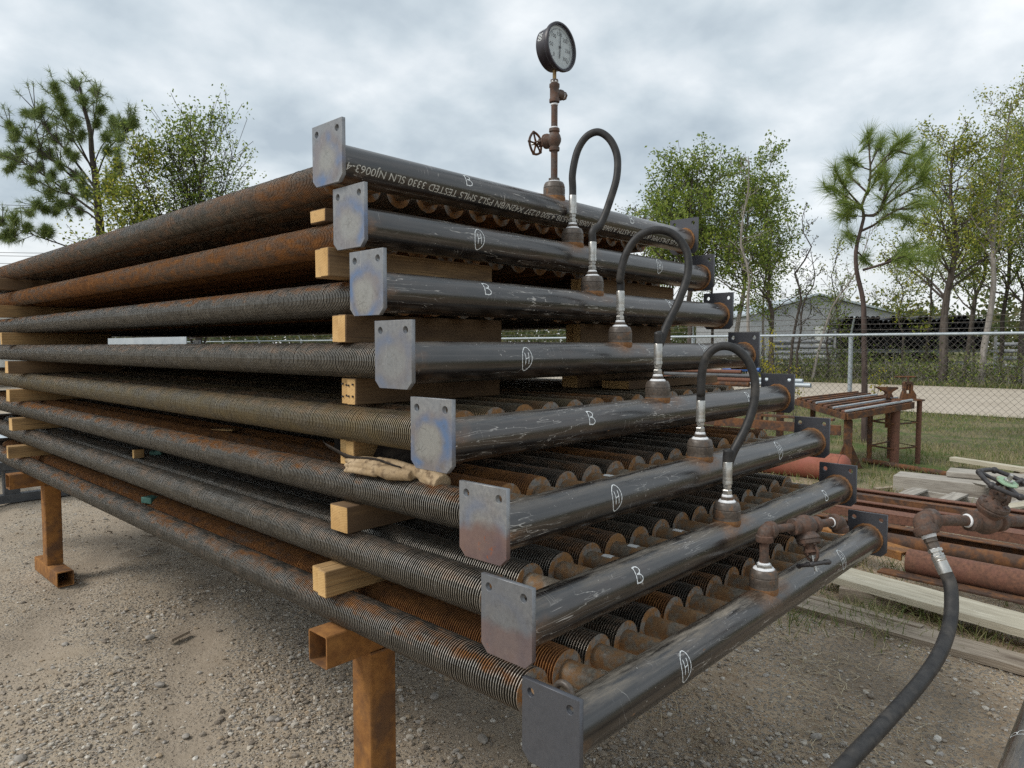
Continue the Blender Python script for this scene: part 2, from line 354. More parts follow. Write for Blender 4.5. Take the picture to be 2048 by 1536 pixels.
def plate_mat():
    n = NT('heat tinted steel plate'); v = n.co(); x, y, z = n.sep(v)
    oc = n.new('ShaderNodeSeparateColor'); n.put(oc.inputs[0], n.info('Color')); tint, rust, dark = oc.outputs[0], oc.outputs[1], oc.outputs[2]
    nz = n.noise(n.seeded(v), 14, 4, 0.55); fine = n.noise(n.seeded(v), 90, 5, 0.65); big = n.noise(n.seeded(v), 6, 3, 0.5)
    r = n.math('SQRT', n.math('ADD', n.math('POWER', y, 2.0), n.math('POWER', z, 2.0)))
    rr = n.math('ADD', r, n.math('MULTIPLY', n.math('SUBTRACT', n.noise(n.seeded(v), 9, 3, 0.5), 0.5), 0.085))
    col = n.mix(n.rng(fine, 0.32, 0.68), (0.20, 0.205, 0.215), (0.31, 0.31, 0.305))
    col = n.mix(n.rng(big, 0.35, 0.65), col, (0.23, 0.245, 0.265))
    ring = n.math('MULTIPLY', n.rng(rr, 0.040, 0.060), n.rng(rr, 0.068, 0.090, 1.0, 0.0))
    ring = n.math('MULTIPLY', n.math('MULTIPLY', ring, n.rng(n.noise(n.seeded(v, (1.3, 1.3, 1.3)), 8, 2, 0.5), 0.40, 0.58)), tint)
    halo = n.math('MULTIPLY', n.math('MULTIPLY', n.rng(rr, 0.03, 0.05), n.rng(rr, 0.074, 0.092, 1.0, 0.0)), tint)
    col = n.mix(n.math('MULTIPLY', halo, 0.5), col, (0.20, 0.155, 0.15)); col = n.mix(n.math('MULTIPLY', ring, 0.85), col, (0.105, 0.185, 0.34))
    ctr = n.math('MULTIPLY', n.rng(rr, 0.062, 0.034), tint); col = n.mix(n.math('MULTIPLY', ctr, 0.55), col, (0.33, 0.32, 0.28))
    crk = n.rng(n.voro(n.seeded(v), 55, 'DISTANCE_TO_EDGE', 'Distance'), 0.02, 0.06, 1.0, 0.0)
    col = n.mix(n.math('MULTIPLY', n.math('MULTIPLY', crk, ctr), n.rng(nz, 0.45, 0.6, 0, 0.6)), col, (0.11, 0.105, 0.095))
    ps = n.math('ABSOLUTE', n.math('SUBTRACT', n.noise(n.seeded(v, (1, 30, 5)), 1.0, 3, 0.5), 0.5)); col = n.mix(n.math('MULTIPLY', n.rng(ps, 0.0, 0.006, 1.0, 0.0), n.rng(big, 0.48, 0.6, 0, 0.5)), col, (0.5, 0.49, 0.47))
    col = n.mix(n.rng(n.noise(n.seeded(v), 34, 6, 0.75), 0.52, 0.66, 0, 0.45), col, (0.13, 0.125, 0.12))
    col = n.mix(dark, col, n.mix(fine, (0.052, 0.055, 0.066), (0.095, 0.098, 0.112)))
    low = n.rng(n.math('ADD', z, n.math('MULTIPLY', n.math('SUBTRACT', big, 0.5), 0.12)), 0.012, -0.006)
    lowm = n.math('MULTIPLY', n.math('MULTIPLY', low, rust), 0.8); col = n.mix(lowm, col, n.mix(n.rng(nz, 0.4, 0.6), (0.15, 0.085, 0.08), (0.21, 0.12, 0.095)))
    sp_ = n.math('MULTIPLY', n.math('MULTIPLY', n.rng(n.noise(n.seeded(v), 24, 5, 0.7), 0.62, 0.70), low), rust)
    col = n.mix(sp_, col, (0.36, 0.10, 0.03))
    pit = n.rng(n.noise(n.seeded(v), 60, 6, 0.75), 0.60, 0.68); col = n.mix(n.math('MULTIPLY', pit, 0.4), col, (0.09, 0.08, 0.075))
    return n.done(col, n.rng(nz, 0.3, 0.7, 0.36, 0.52), 0.35, n.bump(fine, 0.1, 0.0008), 0.5)
M_PLATE = plate_mat()
M_WELD = steel('rusty weld', (0.16, 0.09, 0.05), (0.24, 0.13, 0.065), (0.17, 0.078, 0.032), (0.31, 0.15, 0.055), amt=0.6, scale=40, rough=0.75)
M_STUB = steel('rust blotched tube stub', (0.27, 0.235, 0.185), (0.15, 0.125, 0.098), (0.20, 0.105, 0.048), (0.30, 0.175, 0.08), 0.50, 24, 0.40)
M_OUT = steel('forged outlet steel', (0.075, 0.062, 0.052), (0.13, 0.105, 0.085), (0.15, 0.085, 0.048), (0.21, 0.12, 0.068), 0.10, 26, 0.42)
M_RIRON = steel('rusty pipe fitting iron', (0.060, 0.042, 0.034), (0.110, 0.078, 0.062), (0.095, 0.052, 0.036), (0.15, 0.088, 0.062), 0.42, 30, 0.55, bump=0.35)
M_DIRON = plain('dark valve iron', (0.022, 0.021, 0.024), (0.05, 0.046, 0.046), 40, 0.5)
M_BEAM = steel('orange rusted square tube', (0.12, 0.058, 0.026), (0.17, 0.08, 0.03), (0.20, 0.085, 0.025), (0.36, 0.165, 0.045), 0.62, 7, 0.75)
M_REDRUST = steel('red brown rusted steel', (0.135, 0.060, 0.040), (0.19, 0.085, 0.055), (0.095, 0.050, 0.036), (0.22, 0.105, 0.065), 0.5, 11, 0.8)
M_DKRUST = steel('dark rusted steel', (0.055, 0.033, 0.024), (0.085, 0.050, 0.034), (0.11, 0.05, 0.026), (0.20, 0.09, 0.035), 0.45, 8, 0.8)
M_TANK = steel('red primed steel', (0.30, 0.095, 0.062), (0.26, 0.085, 0.055), (0.21, 0.08, 0.05), (0.33, 0.125, 0.08), 0.5, 6, 0.7)
M_ZINC = plain('galvanised pipe', (0.38, 0.43, 0.47), (0.48, 0.53, 0.56), 14, 0.5, 0.25)
M_WIRE = plain('weathered fence wire', (0.085, 0.075, 0.066), (0.15, 0.135, 0.12), 30, 0.7, 0.1)
M_CHROME = plain('plated hose fitting', (0.40, 0.40, 0.38), (0.56, 0.55, 0.52), 60, 0.33, 0.75, bump=0.05)
M_TAPE = plain('white thread tape', (0.74, 0.75, 0.76), (0.86, 0.87, 0.88), 70, 0.55, bump=0.5)
M_CHALK = plain('white paint marker', (0.70, 0.74, 0.74), (0.86, 0.88, 0.88), 60, 0.7)
M_STENCIL = plain('pale stencil ink', (0.40, 0.40, 0.36), (0.68, 0.67, 0.62), 160, 0.8)
M_BRASS = plain('dull brass', (0.26, 0.17, 0.075), (0.36, 0.25, 0.11), 40, 0.45, 0.6)
M_GREEN = steel('green painted disc', (0.23, 0.36, 0.23), (0.31, 0.45, 0.30), amt=0.12, scale=20, rough=0.55)
M_GREENW = plain('green painted wood', (0.06, 0.16, 0.13), (0.10, 0.22, 0.18), 30, 0.7)
M_PAPER = plain('white paper', (0.66, 0.66, 0.64), (0.80, 0.80, 0.78), 40, 0.8)
M_BLK = plain('black pipe coating', (0.012, 0.012, 0.014), (0.028, 0.028, 0.031), 8, 0.5)
M_DKSTEEL = plain('dark grey painted steel', (0.05, 0.055, 0.062), (0.10, 0.105, 0.11), 9, 0.55)
M_YGREY = plain('weathered grey pipe', (0.16, 0.17, 0.18), (0.26, 0.27, 0.28), 6, 0.6)
M_BLUEP = plain('blue paint', (0.03, 0.09, 0.28), (0.05, 0.13, 0.36), 9, 0.5)
M_WHITEP = plain('weathered white paint', (0.50, 0.50, 0.48), (0.68, 0.68, 0.65), 9, 0.6)

def rubber_mat():
    n = NT('black hose rubber'); v = n.co(); a = n.noise(n.seeded(v), 35, 5, 0.65); b = n.noise(n.seeded(v), 9, 4, 0.6)
    col = n.mix(n.rng(a, 0.35, 0.7), (0.014, 0.014, 0.015), (0.040, 0.038, 0.036)); col = n.mix(n.rng(b, 0.58, 0.70, 0, 0.55), col, (0.10, 0.09, 0.078))
    return n.done(col, n.rng(b, 0.3, 0.7, 0.45, 0.68), 0, n.bump(a, 0.25, 0.001), 0.45)
M_RUBBER = rubber_mat()
def wood_mat(name, c1, c2, c3, dark=0.4, grain=1.0, rough=0.8, side=None, ends=None):
    n = NT(name); v = n.co(); sv = n.seeded(v, (1, 1, 1)); nx = n.sep(n.co('Normal'))[0]
    g = n.wave(n.seeded(v, (0.7, 9*grain, 9*grain)), 3.2, 9, 4, 'BANDS', 'Z'); fi = n.noise(n.seeded(v, (6, 150, 150)), 1.0, 4, 0.6)
    bl = n.noise(n.seeded(v, (2.2, 9, 9)), 1.0, 4, 0.6)
    col = n.mix(n.rng(g, 0.2, 0.8), c1, c2); col = n.mix(n.rng(fi, 0.42, 0.68, 0, 0.6), col, c3)
    col = n.mix(n.math('MULTIPLY', n.rng(bl, 0.5, 0.72), dark), col, (0.085, 0.055, 0.036))
    cr = n.noise(n.seeded(v, (3.0, 95, 95)), 1.0, 2, 0.5); col = n.mix(n.rng(cr, 0.67, 0.71, 0, 0.75), col, (0.05, 0.035, 0.025))
    if side: col = n.mix(n.rng(bl, 0.30, 0.62, side*0.6, side*0.95), col, (0.115, 0.072, 0.042))  # long sides darker: weathering, plus the header's shade put into the colour
    rings = n.wave(n.map(v, (1, 1, 1), (0, 0.05, 0.11)), 42, 2.5, 3, 'RINGS', 'X'); e1, e2 = ends or (c1, c2); ec = n.mix(n.math('ADD', n.rng(rings, 0.0, 1.0, 0.0, 0.35), n.rng(bl, 0.35, 0.65, 0.0, 0.6)), e2, e1); ec = n.mix(n.rng(n.noise(n.seeded(v), 60, 4, 0.7), 0.55, 0.7, 0, 0.5), ec, c3)
    col = n.mix(n.rng(n.math('ABSOLUTE', nx), 0.85, 0.95), col, ec)
    return n.done(col, rough, 0, n.bump(n.math('ADD', fi, n.math('MULTIPLY', cr, -0.6)), 0.35, 0.0015), 0.3)
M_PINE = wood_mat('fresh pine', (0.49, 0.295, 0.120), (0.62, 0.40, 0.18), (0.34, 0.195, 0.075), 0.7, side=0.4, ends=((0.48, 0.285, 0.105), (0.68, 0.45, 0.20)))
M_PINE2 = wood_mat('stained and shaded pine', (0.34, 0.205, 0.095), (0.44, 0.28, 0.135), (0.17, 0.10, 0.05), 1.0, side=1.0, ends=((0.46, 0.27, 0.10), (0.66, 0.43, 0.19)))  # darkest sides: shade under the headers is mixed in with the stain
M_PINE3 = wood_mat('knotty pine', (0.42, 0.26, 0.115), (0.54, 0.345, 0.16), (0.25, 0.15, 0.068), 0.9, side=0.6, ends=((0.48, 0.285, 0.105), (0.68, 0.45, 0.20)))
M_GREYW = wood_mat('silver weathered board', (0.33, 0.305, 0.265), (0.43, 0.40, 0.35), (0.20, 0.18, 0.155), 0.55, 1.0, 0.88)
M_PALEW = wood_mat('pale weathered plank', (0.47, 0.43, 0.33), (0.57, 0.53, 0.42), (0.36, 0.32, 0.24), 0.22, 1.0, 0.85)
M_ROTW = wood_mat('rotting brown plank', (0.30, 0.245, 0.185), (0.40, 0.335, 0.26), (0.16, 0.12, 0.088), 0.7, 1.0, 0.9)

# ------------------------------------------------------------------ ground
def hnoise(x, y):                                    # ground relief, vectorised value noise
    def vn(x, y, sd):
        xi = np.floor(x).astype(np.int64); yi = np.floor(y).astype(np.int64); fx = x-xi; fy = y-yi
        fx = fx*fx*(3-2*fx); fy = fy*fy*(3-2*fy)
        def h(a, b): 
            q = np.sin(a*127.1+b*311.7+sd*74.7)*43758.5453; return q-np.floor(q)
        return (h(xi, yi)*(1-fx)+h(xi+1, yi)*fx)*(1-fy)+(h(xi, yi+1)*(1-fx)+h(xi+1, yi+1)*fx)*fy
    z = 0.024*(vn(x*0.9, y*0.9, 1)-0.5)+0.020*(vn(x*2.3+y*0.7, y*2.1, 2)-0.5)+0.013*(vn(x*6, y*6, 3)-0.5)+0.007*(vn(x*15, y*15, 4)-0.5)
    # wheel ruts running past the stack
    d = x*0.80-y*0.35
    for c, w in ((-1.15, 0.13), (-0.35, 0.11), (0.55, 0.16), (-2.2, 0.2)): z = z-0.016*np.exp(-((d-c+0.15*np.sin(y*0.9))/w)**2)+0.008*np.exp(-((d-c-0.24)/w)**2)
    return z
def axis_coords(a, b, st, far):
    fine = np.arange(a, b, st); o1 = a-np.geomspace(0.1, far, 26)[::-1]; o2 = b+np.geomspace(0.1, far, 26); return np.r_[o1, fine, o2]
gx = axis_coords(-3.0, 11.5, 0.045, 900); gy = axis_coords(-3.2, 9.5, 0.045, 900)
GX, GY = np.meshgrid(gx, gy, indexing='ij'); GZ = hnoise(GX, GY)
fade = np.clip((60-np.hypot(GX-4, GY-3))/50, 0, 1); GZ *= fade; GZ -= 0.002
nx_, ny_ = len(gx), len(gy); ii = (np.arange(nx_-1)[:, None]*ny_+np.arange(ny_-1)[None, :]).ravel()
def ground_z(x, y): return float(hnoise(np.array([x]), np.array([y]))[0])
def ground_mat():
    n = NT('yard gravel and dirt'); p = n.wpos(); x, y, z = n.sep(p)
    big = n.noise(p, 0.55, 5, 0.6); mid = n.noise(p, 3.1, 5, 0.62); fine = n.noise(p, 26, 6, 0.7); mic = n.noise(p, 120, 4, 0.7)
    dirt = n.mix(n.rng(mid, 0.36, 0.66), (0.345, 0.278, 0.205), (0.49, 0.415, 0.32))
    # browner soil to the right of the stack
    br = n.rng(n.math('ADD', n.math('SUBTRACT', x, y), n.math('MULTIPLY', n.math('SUBTRACT', mid, 0.5), 2.5)), 0.2, 1.7)
    dirt = n.mix(br, dirt, n.mix(n.rng(mid, 0.35, 0.66), (0.285, 0.19, 0.112), (0.47, 0.34, 0.215)))
    dirt = n.mix(n.rng(fine, 0.34, 0.70, 0, 0.75), dirt, (0.50, 0.425, 0.325)); dirt = n.mix(n.rng(mic, 0.56, 0.70, 0, 0.6), dirt, (0.12, 0.095, 0.072))
    # embedded grit: voronoi cells of mixed stone colours
    vd = n.voro(p, 62, 'F1', 'Distance'); vc = n.voro(p, 62, 'F1', 'Color'); cr_ = n.sep(vc)[0]
    stone = n.ramp(cr_, (0.0, (0.20, 0.18, 0.155)), (1.0, (0.50, 0.475, 0.44)), (0.45, (0.30, 0.28, 0.25)), (0.72, (0.37, 0.30, 0.22)))
    gm = n.math('MULTIPLY', n.rng(vd, 0.52, 0.36), n.rng(n.math('ADD', mid, n.math('MULTIPLY', big, 0.6)), 0.66, 0.84))
    col = n.mix(n.math('MULTIPLY', gm, 0.95), dirt, stone)
    dd = n.math('ADD', n.math('SUBTRACT', n.math('MULTIPLY', x, 0.80), n.math('MULTIPLY', y, 0.35)), n.math('MULTIPLY', n.math('SINE', n.math('MULTIPLY', y, 0.9)), 0.15))
    dd = n.math('ADD', dd, n.math('MULTIPLY', n.math('SUBTRACT', mid, 0.5), 0.25)); trk = 0.0
    for c_, w_ in ((-1.15, 0.17), (-0.35, 0.14), (0.55, 0.2), (-2.2, 0.25)):
        trk = n.math('ADD', trk, n.rng(n.math('ABSOLUTE', n.math('SUBTRACT', dd, c_)), w_*0.5, w_*1.3, 1.0, 0.0))
    trk = n.math('MULTIPLY', n.math('MINIMUM', trk, 1.0), n.rng(big, 0.38, 0.55, 0.25, 0.9))
    col = n.mix(trk, col, n.mix(n.rng(fine, 0.3, 0.7), (0.30, 0.245, 0.185), (0.40, 0.335, 0.26)))
    # damp patches
    col = n.mix(n.math('MAXIMUM', n.rng(big, 0.55, 0.68, 0, 0.6), n.rng(n.noise(n.map(p, (1.0, 0.45, 1.0)), 1.6, 5, 0.65), 0.56, 0.68, 0, 0.55)), col, (0.165, 0.130, 0.095))
    # leaf-littered turf towards the fence and beyond
    tx = n.math('ADD', x, n.math('MULTIPLY', n.math('SUBTRACT', mid, 0.5), 2.2)); turf = n.rng(tx, 6.8, 8.8)
    tcol = n.mix(n.rng(fine, 0.35, 0.65), (0.13, 0.115, 0.055), (0.25, 0.21, 0.12)); tcol = n.mix(n.rng(n.noise(p, 1.3, 5, 0.6), 0.45, 0.62), tcol, (0.085, 0.12, 0.035))
    col = n.mix(turf, col, tcol)
    h = n.math('ADD', n.math('ADD', n.math('MULTIPLY', fine, 0.7), n.math('MULTIPLY', mic, 0.28)), n.math('MULTIPLY', gm, 0.35))
    h = n.math('MULTIPLY', h, n.rng(trk, 0, 1, 1.0, 0.45))
    return n.done(col, 0.93, 0, n.bump(h, 0.8, 0.018), 0.2)
M_GROUND = ground_mat()
gv = np.stack((GX.ravel(), GY.ravel(), GZ.ravel()), 1)
gq = np.stack((ii, ii+ny_, ii+ny_+1, ii+1), 1)
tag(add('ground', quads_np('ground', gv, gq, [M_GROUND], True)), kind='structure')
def road_mat():
    n = NT('pale concrete road'); p = n.wpos(); a = n.noise(p, 0.7, 6, 0.6); b = n.noise(p, 14, 5, 0.65)
    col = n.mix(n.rng(a, 0.35, 0.65), (0.40, 0.345, 0.275), (0.49, 0.43, 0.35)); col = n.mix(n.rng(b, 0.5, 0.7, 0, 0.35), col, (0.30, 0.26, 0.21))
    return n.done(col, 0.9, 0, n.bump(b, 0.3, 0.01), 0.25)
rd = MB(); Yk = np.linspace(-90, 160, 40)
rv = [(18.1+0.25*math.sin(y*0.37)+0.1*math.sin(y*1.9), y, 0.03) for y in Yk]+[(30.9+0.3*math.sin(y*0.21)+0.12*math.sin(y*1.3), y, 0.03) for y in Yk]
rme = mesh_np('road', rv, [(i, i+40, i+41, i+1) for i in range(39)], [road_mat()])
tag(add('road', rme), kind='structure')

# ------------------------------------------------------------------ coil bundles
LV = [(0.0264, 0.3354, 2.1686, 0.0040), (0.0451, 0.2588, 1.9792, 0.0017), (0.0206, 0.1422, 1.7836, 0.0026), (0.0, 0.0, 1.5890, 0.0021),
      (-0.0127, -0.1633, 1.3959, -0.0024), (-0.0002, -0.3280, 1.2043, 0.0028), (-0.0326, -0.4332, 1.0128, -0.0071), (-0.0444, -0.5684, 0.8228, -0.0034)]
HL, HR, PT = 2.079, 0.05715, 0.0127
PW, PH, PTOP = 0.1541, 0.1778, 0.111
NT_, TP, TX0, TR, FR = 15, 0.1293, 0.137, 0.03015, 0.0540
FY0, FLEN = 0.165, 5.75
def plate_mesh(th):
    cu = bpy.data.curves.new('plate', 'CURVE'); cu.dimensions = '2D'; cu.fill_mode = 'BOTH'; cu.extrude = th/2-0.0008; cu.bevel_depth = 0.0008; cu.bevel_resolution = 0
    c = 0.019; w, t, b = PW/2-0.0008, PTOP-0.0008, PTOP-PH+0.0008
    def poly(p):
        sp_ = cu.splines.new('POLY'); sp_.points.add(len(p)-1); sp_.use_cyclic_u = True
        for q, a in zip(sp_.points, p): q.co = (a[0], a[1], 0, 1)
    poly([(-w, t), (-w, b+c), (-w+c, b), (w-c, b), (w, b+c), (w, t)])
    for sx in (-1, 1): poly([(sx*(PW/2-0.0245)+0.0103*math.cos(k*math.pi/10), PTOP-0.026+0.0103*math.sin(k*math.pi/10)) for k in range(20)])
    o = bpy.data.objects.new('tmp', cu); COL.objects.link(o)
    me = bpy.data.meshes.new_from_object(o.evaluated_get(bpy.context.evaluated_depsgraph_get()))
    bpy.data.objects.remove(o); bpy.data.curves.remove(cu)
    me.transform(Matrix(((0, 0, 1, 0), (1, 0, 0, 0), (0, 1, 0, 0), (0, 0, 0, 1)))); me.name = 'end_plate'
    me.materials.clear(); me.materials.append(M_PLATE); return me
PLATE = plate_mesh(PT)
def cyl_shell(L, r, seg, mat, name, n=2, axis='x', cap=True):
    b = MB(); b.lathe([(r, 0.0)]+[(r, L*i/n) for i in range(1, n+1)], (0, 0, 0), (1, 0, 0) if axis == 'x' else (0, 1, 0), seg)
    if not cap: b.f = b.f[:-2]; b.m = b.m[:-2]
    return mesh_np(name, np.array(b.v), b.f, [mat], 50)
HDR = cyl_shell(HL-PT, HR, 64, M_HDR, 'header', 8); HDR.transform(Matrix.Translation((PT, 0, 0)))
def weld_mesh():
    b = MB(); b.torus((0, 0, 0), (1, 0, 0), HR+0.0012, 0.0065, 60, 8, lump=0.22); return mesh_np('weld_bead', np.array(b.v), b.f, [M_WELD], 80)
WELD = weld_mesh()
def outlet_mesh():
    b = MB()
    prof = [(0.040, 0.030), (0.0445, 0.046), (0.0450, 0.052), (0.0432, 0.0585), (0.0432, 0.066), (0.0425, 0.0665), (0.0435, 0.072), (0.0435, 0.089), (0.0420, 0.0905), (0.0420, 0.0925), (0.0432, 0.094), (0.0405, 0.106), (0.0365, 0.1140), (0.0345, 0.1155), (0.024, 0.1155), (0.023, 0.108)]
    b.lathe(prof, (0, 0, 0), (0, 0, 1), 40); b.m = [1 if (len(q) == 4 and max(b.v[i][2] for i in q) < 0.0595) else 0 for q in b.f]
    return mesh_np('threaded_outlet', np.array(b.v), b.f, [M_OUT, M_WELD], 35, b.m)
OUTLET = outlet_mesh(); OUT_TOP = 0.1155
def fins_mesh(seed):
    r_ = np.random.default_rng(seed); seg = 26; turns = int(FLEN/0.00847); N = turns*seg+1
    k = np.arange(N); th = 2*np.pi*k/seg; yy = FY0+k/seg*0.00847
    wob = np.interp(k/seg, np.arange(turns+2), r_.normal(0, 0.0004, turns+2)+np.where(r_.random(turns+2) < 0.05, r_.normal(0, 0.0018, turns+2), 0)); yy = yy+wob*np.cos(th+np.interp(k/seg, np.arange(turns+2), r_.uniform(0, 6.28, turns+2)))
    rad = FR+np.interp(k/seg*3, np.arange(3*turns+4), r_.normal(0, 0.00035, 3*turns+4))
    c, s_ = np.cos(th), np.sin(th); t = 0.0009; V = np.empty((N, 4, 3))
    for j, (rr, dy) in enumerate(((TR-0.0003, -t), (rad, -t), (rad, t), (TR-0.0003, t))): V[:, j, 0] = rr*c; V[:, j, 1] = yy+dy; V[:, j, 2] = rr*s_
    b = np.arange(N-1)[:, None]*4; Q = np.concatenate([np.concatenate((b+j, b+4+j, b+4+j+1, b+j+1), 1) for j in range(3)])
    mi = np.repeat(np.array((0, 1, 0)), N-1); mi[:seg] = 2
    # solid end discs where the fins begin
    me = quads_np('fins', V.reshape(-1, 3), Q, [M_FIN, M_RIM, M_FEND], False, mi); return me
FINS = [fins_mesh(s_) for s_ in (3, 11)]
b = MB(); b.lathe([(TR, 0.045), (TR, 0.11), (TR, FY0+0.002), (TR, FY0+FLEN-0.002), (TR, FY0+FLEN+0.12)], (0, 0, 0), (0, 1, 0), 28); b.f = b.f[:-2]; b.m = [1 if 56 <= i < 84 else 0 for i in range(len(b.f))]  # core between the fins takes the dark fin colour as painted gap shade
TUBE = mesh_np('finned_tube', np.array(b.v), b.f, [M_STUB, M_FIN], 50, b.m)

def ribbon(strokes, w, X, PHI, R_=HR+0.0006, tilt=0.0):
    """pen strokes given as metres (u along the pipe, v round it), laid on the pipe's skin"""
    V = []; F = []
    for st in strokes:
        P = np.asarray(st, float); d = np.r_[0, np.cumsum(np.linalg.norm(np.diff(P, axis=0), axis=1))]; n = max(3, int(d[-1]/0.003)+1)
        t = np.linspace(0, d[-1], n); P = np.stack((np.interp(t, d, P[:, 0]), np.interp(t, d, P[:, 1])), 1)
        T = np.gradient(P, axis=0); T /= np.linalg.norm(T, axis=1)[:, None]+1e-9; Nn = np.stack((-T[:, 1], T[:, 0]), 1)
        b = len(V); ca, sa = math.cos(tilt), math.sin(tilt)
        for i in range(n):
            ww = w*(0.42+0.12*math.sin(i*1.7+b))
            for sg in (-1, 1):
                u, v_ = P[i]+sg*ww*Nn[i]; u, v_ = u*ca-v_*sa, u*sa+v_*ca; ph = PHI+v_/R_
                V.append((X+u, -R_*math.cos(ph), R_*math.sin(ph)))
        F += [(b+2*i, b+2*i+1, b+2*i+3, b+2*i+2) for i in range(n-1)]
    return mesh_np('mark', V, F, [M_CHALK])
def smooth2(p, n=26): q = spline([(a, b, 0) for a, b in p], n); return q[:, :2]
def mark_H(k):
    oval = [(0.0215*math.sin(t)*(1+0.06*math.sin(2*t+k))+0.003*math.cos(t), 0.037*math.cos(t)+0.003*math.sin(3*t)) for t in np.linspace(-0.2, 6.25, 44)]
    return [oval, [(-0.0075, 0.018), (-0.0065, 0.0), (-0.008, -0.018)], [(0.0085, 0.019), (0.0075, 0.0), (0.0065, -0.017)], [(-0.007, -0.001), (0.008, 0.003)]]
def mark_B(k):
    return [[(-0.011, 0.020), (-0.012, 0.0), (-0.014, -0.020)], smooth2([(-0.015, 0.020), (0.002, 0.021), (0.010, 0.013), (0.006, 0.004), (-0.006, 0.001)], 20),
            smooth2([(-0.007, 0.001), (0.008, -0.002), (0.014, -0.012), (0.006, -0.020), (-0.016, -0.021)], 20)]
MARKS = {0: ('B', (0.52, 28.9), (1.523, 31.3)), 1: ('H', (0.471, 8.4), (1.608, 16.6)), 2: ('B', (0.421, 31), (1.541, 38.7)), 3: ('H', (0.462, 7), (1.607, 38)),
         4: ('B', (0.583, 25), (1.669, 32)), 5: ('H', (0.466, 15.7), (1.595, 24.3)), 6: ('B', (0.447, 30.5), (1.795, 26.9)), 7: ('H', (0.461, 17.5), (1.623, 26.3))}
def text_mesh(txt):
    cu = bpy.data.curves.new('txt', 'FONT'); cu.body = txt; cu.size = 1.0; cu.fill_mode = 'FRONT'; cu.resolution_u = 3; cu.align_x = 'LEFT'
    o = bpy.data.objects.new('tmp', cu); COL.objects.link(o)
    me = bpy.data.meshes.new_from_object(o.evaluated_get(bpy.context.evaluated_depsgraph_get())); bpy.data.objects.remove(o); bpy.data.curves.remove(cu); return me
def stencil():
    me = text_mesh('K 24-05 SMLS PIPE (KE) 08-23 ASTM A106B/C SA106B/C SA53B 4.500 0.237 X42N/BN PSL2 SMLS TESTED 3330 SLN NJ0063-4')
    bm = bmesh.new(); bm.from_mesh(me)
    for h in np.arange(0.1, 0.8, 0.1):
        bmesh.ops.bisect_plane(bm, geom=list(bm.verts)+list(bm.edges)+list(bm.faces), plane_co=(0, float(h), 0), plane_no=(0, 1, 0))
    xs = [v.co.x for v in bm.verts]; w = max(xs)-min(xs); x0 = min(xs); R_ = HR+0.0005
    for v in bm.verts:
        u = (v.co.x-x0)/w; xx = 1.985-1.955*u; vv = (v.co.y-0.35)*0.033+0.18*0.0
        ph = R(float(np.interp(xx, (0.05, 0.43, 0.85, 1.47, 2.0), (-17, -28, -37, -35, -35))))-vv/R_
        xx -= (v.co.y-0.35)*0.006
        v.co = (xx, -R_*math.cos(ph), R_*math.sin(ph))
    bm.to_mesh(me); bm.free(); me.materials.clear(); me.materials.append(M_STENCIL); me.name = 'stencilled_lettering'; return me
ORD = ['topmost', 'second from the top', 'third from the top', 'fourth from the top', 'fifth from the top', 'third from the bottom', 'second from the bottom', 'lowest']
BLAB = ['topmost rust brown finned coil bundle with stencilled header carrying the gauge',
        'second coil bundle from the top, outer finned tube orange with rust',
        'third coil bundle from the top, its end plate with bright blue heat arc',
        'fourth coil bundle from the top, grey finned tubes, plain end plate',
        'fifth coil bundle from the top, olive finned tubes, blue ringed end plate',
        'sixth coil bundle from the top, purple rusted lower half on end plate',
        'second coil bundle from the bottom, clean grey fins, red stain on plate',
        'lowest finned coil bundle resting on the rusty steel stand, dark end plate']
FCOL = [(0.62, 0.15, 0.3), (0.84, 0.2, 0.3), (0.26, 1.0, 0.25), (0.22, 0.35, 0.35), (0.22, 0.3, 0.9), (0.30, 1.0, 0.25), (0.22, 0.35, 0.25), (0.40, 1.0, 0.25)]
PCOL = [(1.0, 0, 0), (0.75, 0, 0), (1.0, 0, 0), (0.55, 0, 0.15), (1.0, 0, 0), (0.35, 1.0, 0), (0.15, 0.7, 0.35), (0, 0, 0.9)]
DUST = [0.25, 0.3, 0.3, 0.35, 0.5, 0.5, 0.9, 1.0]
NOZ = []
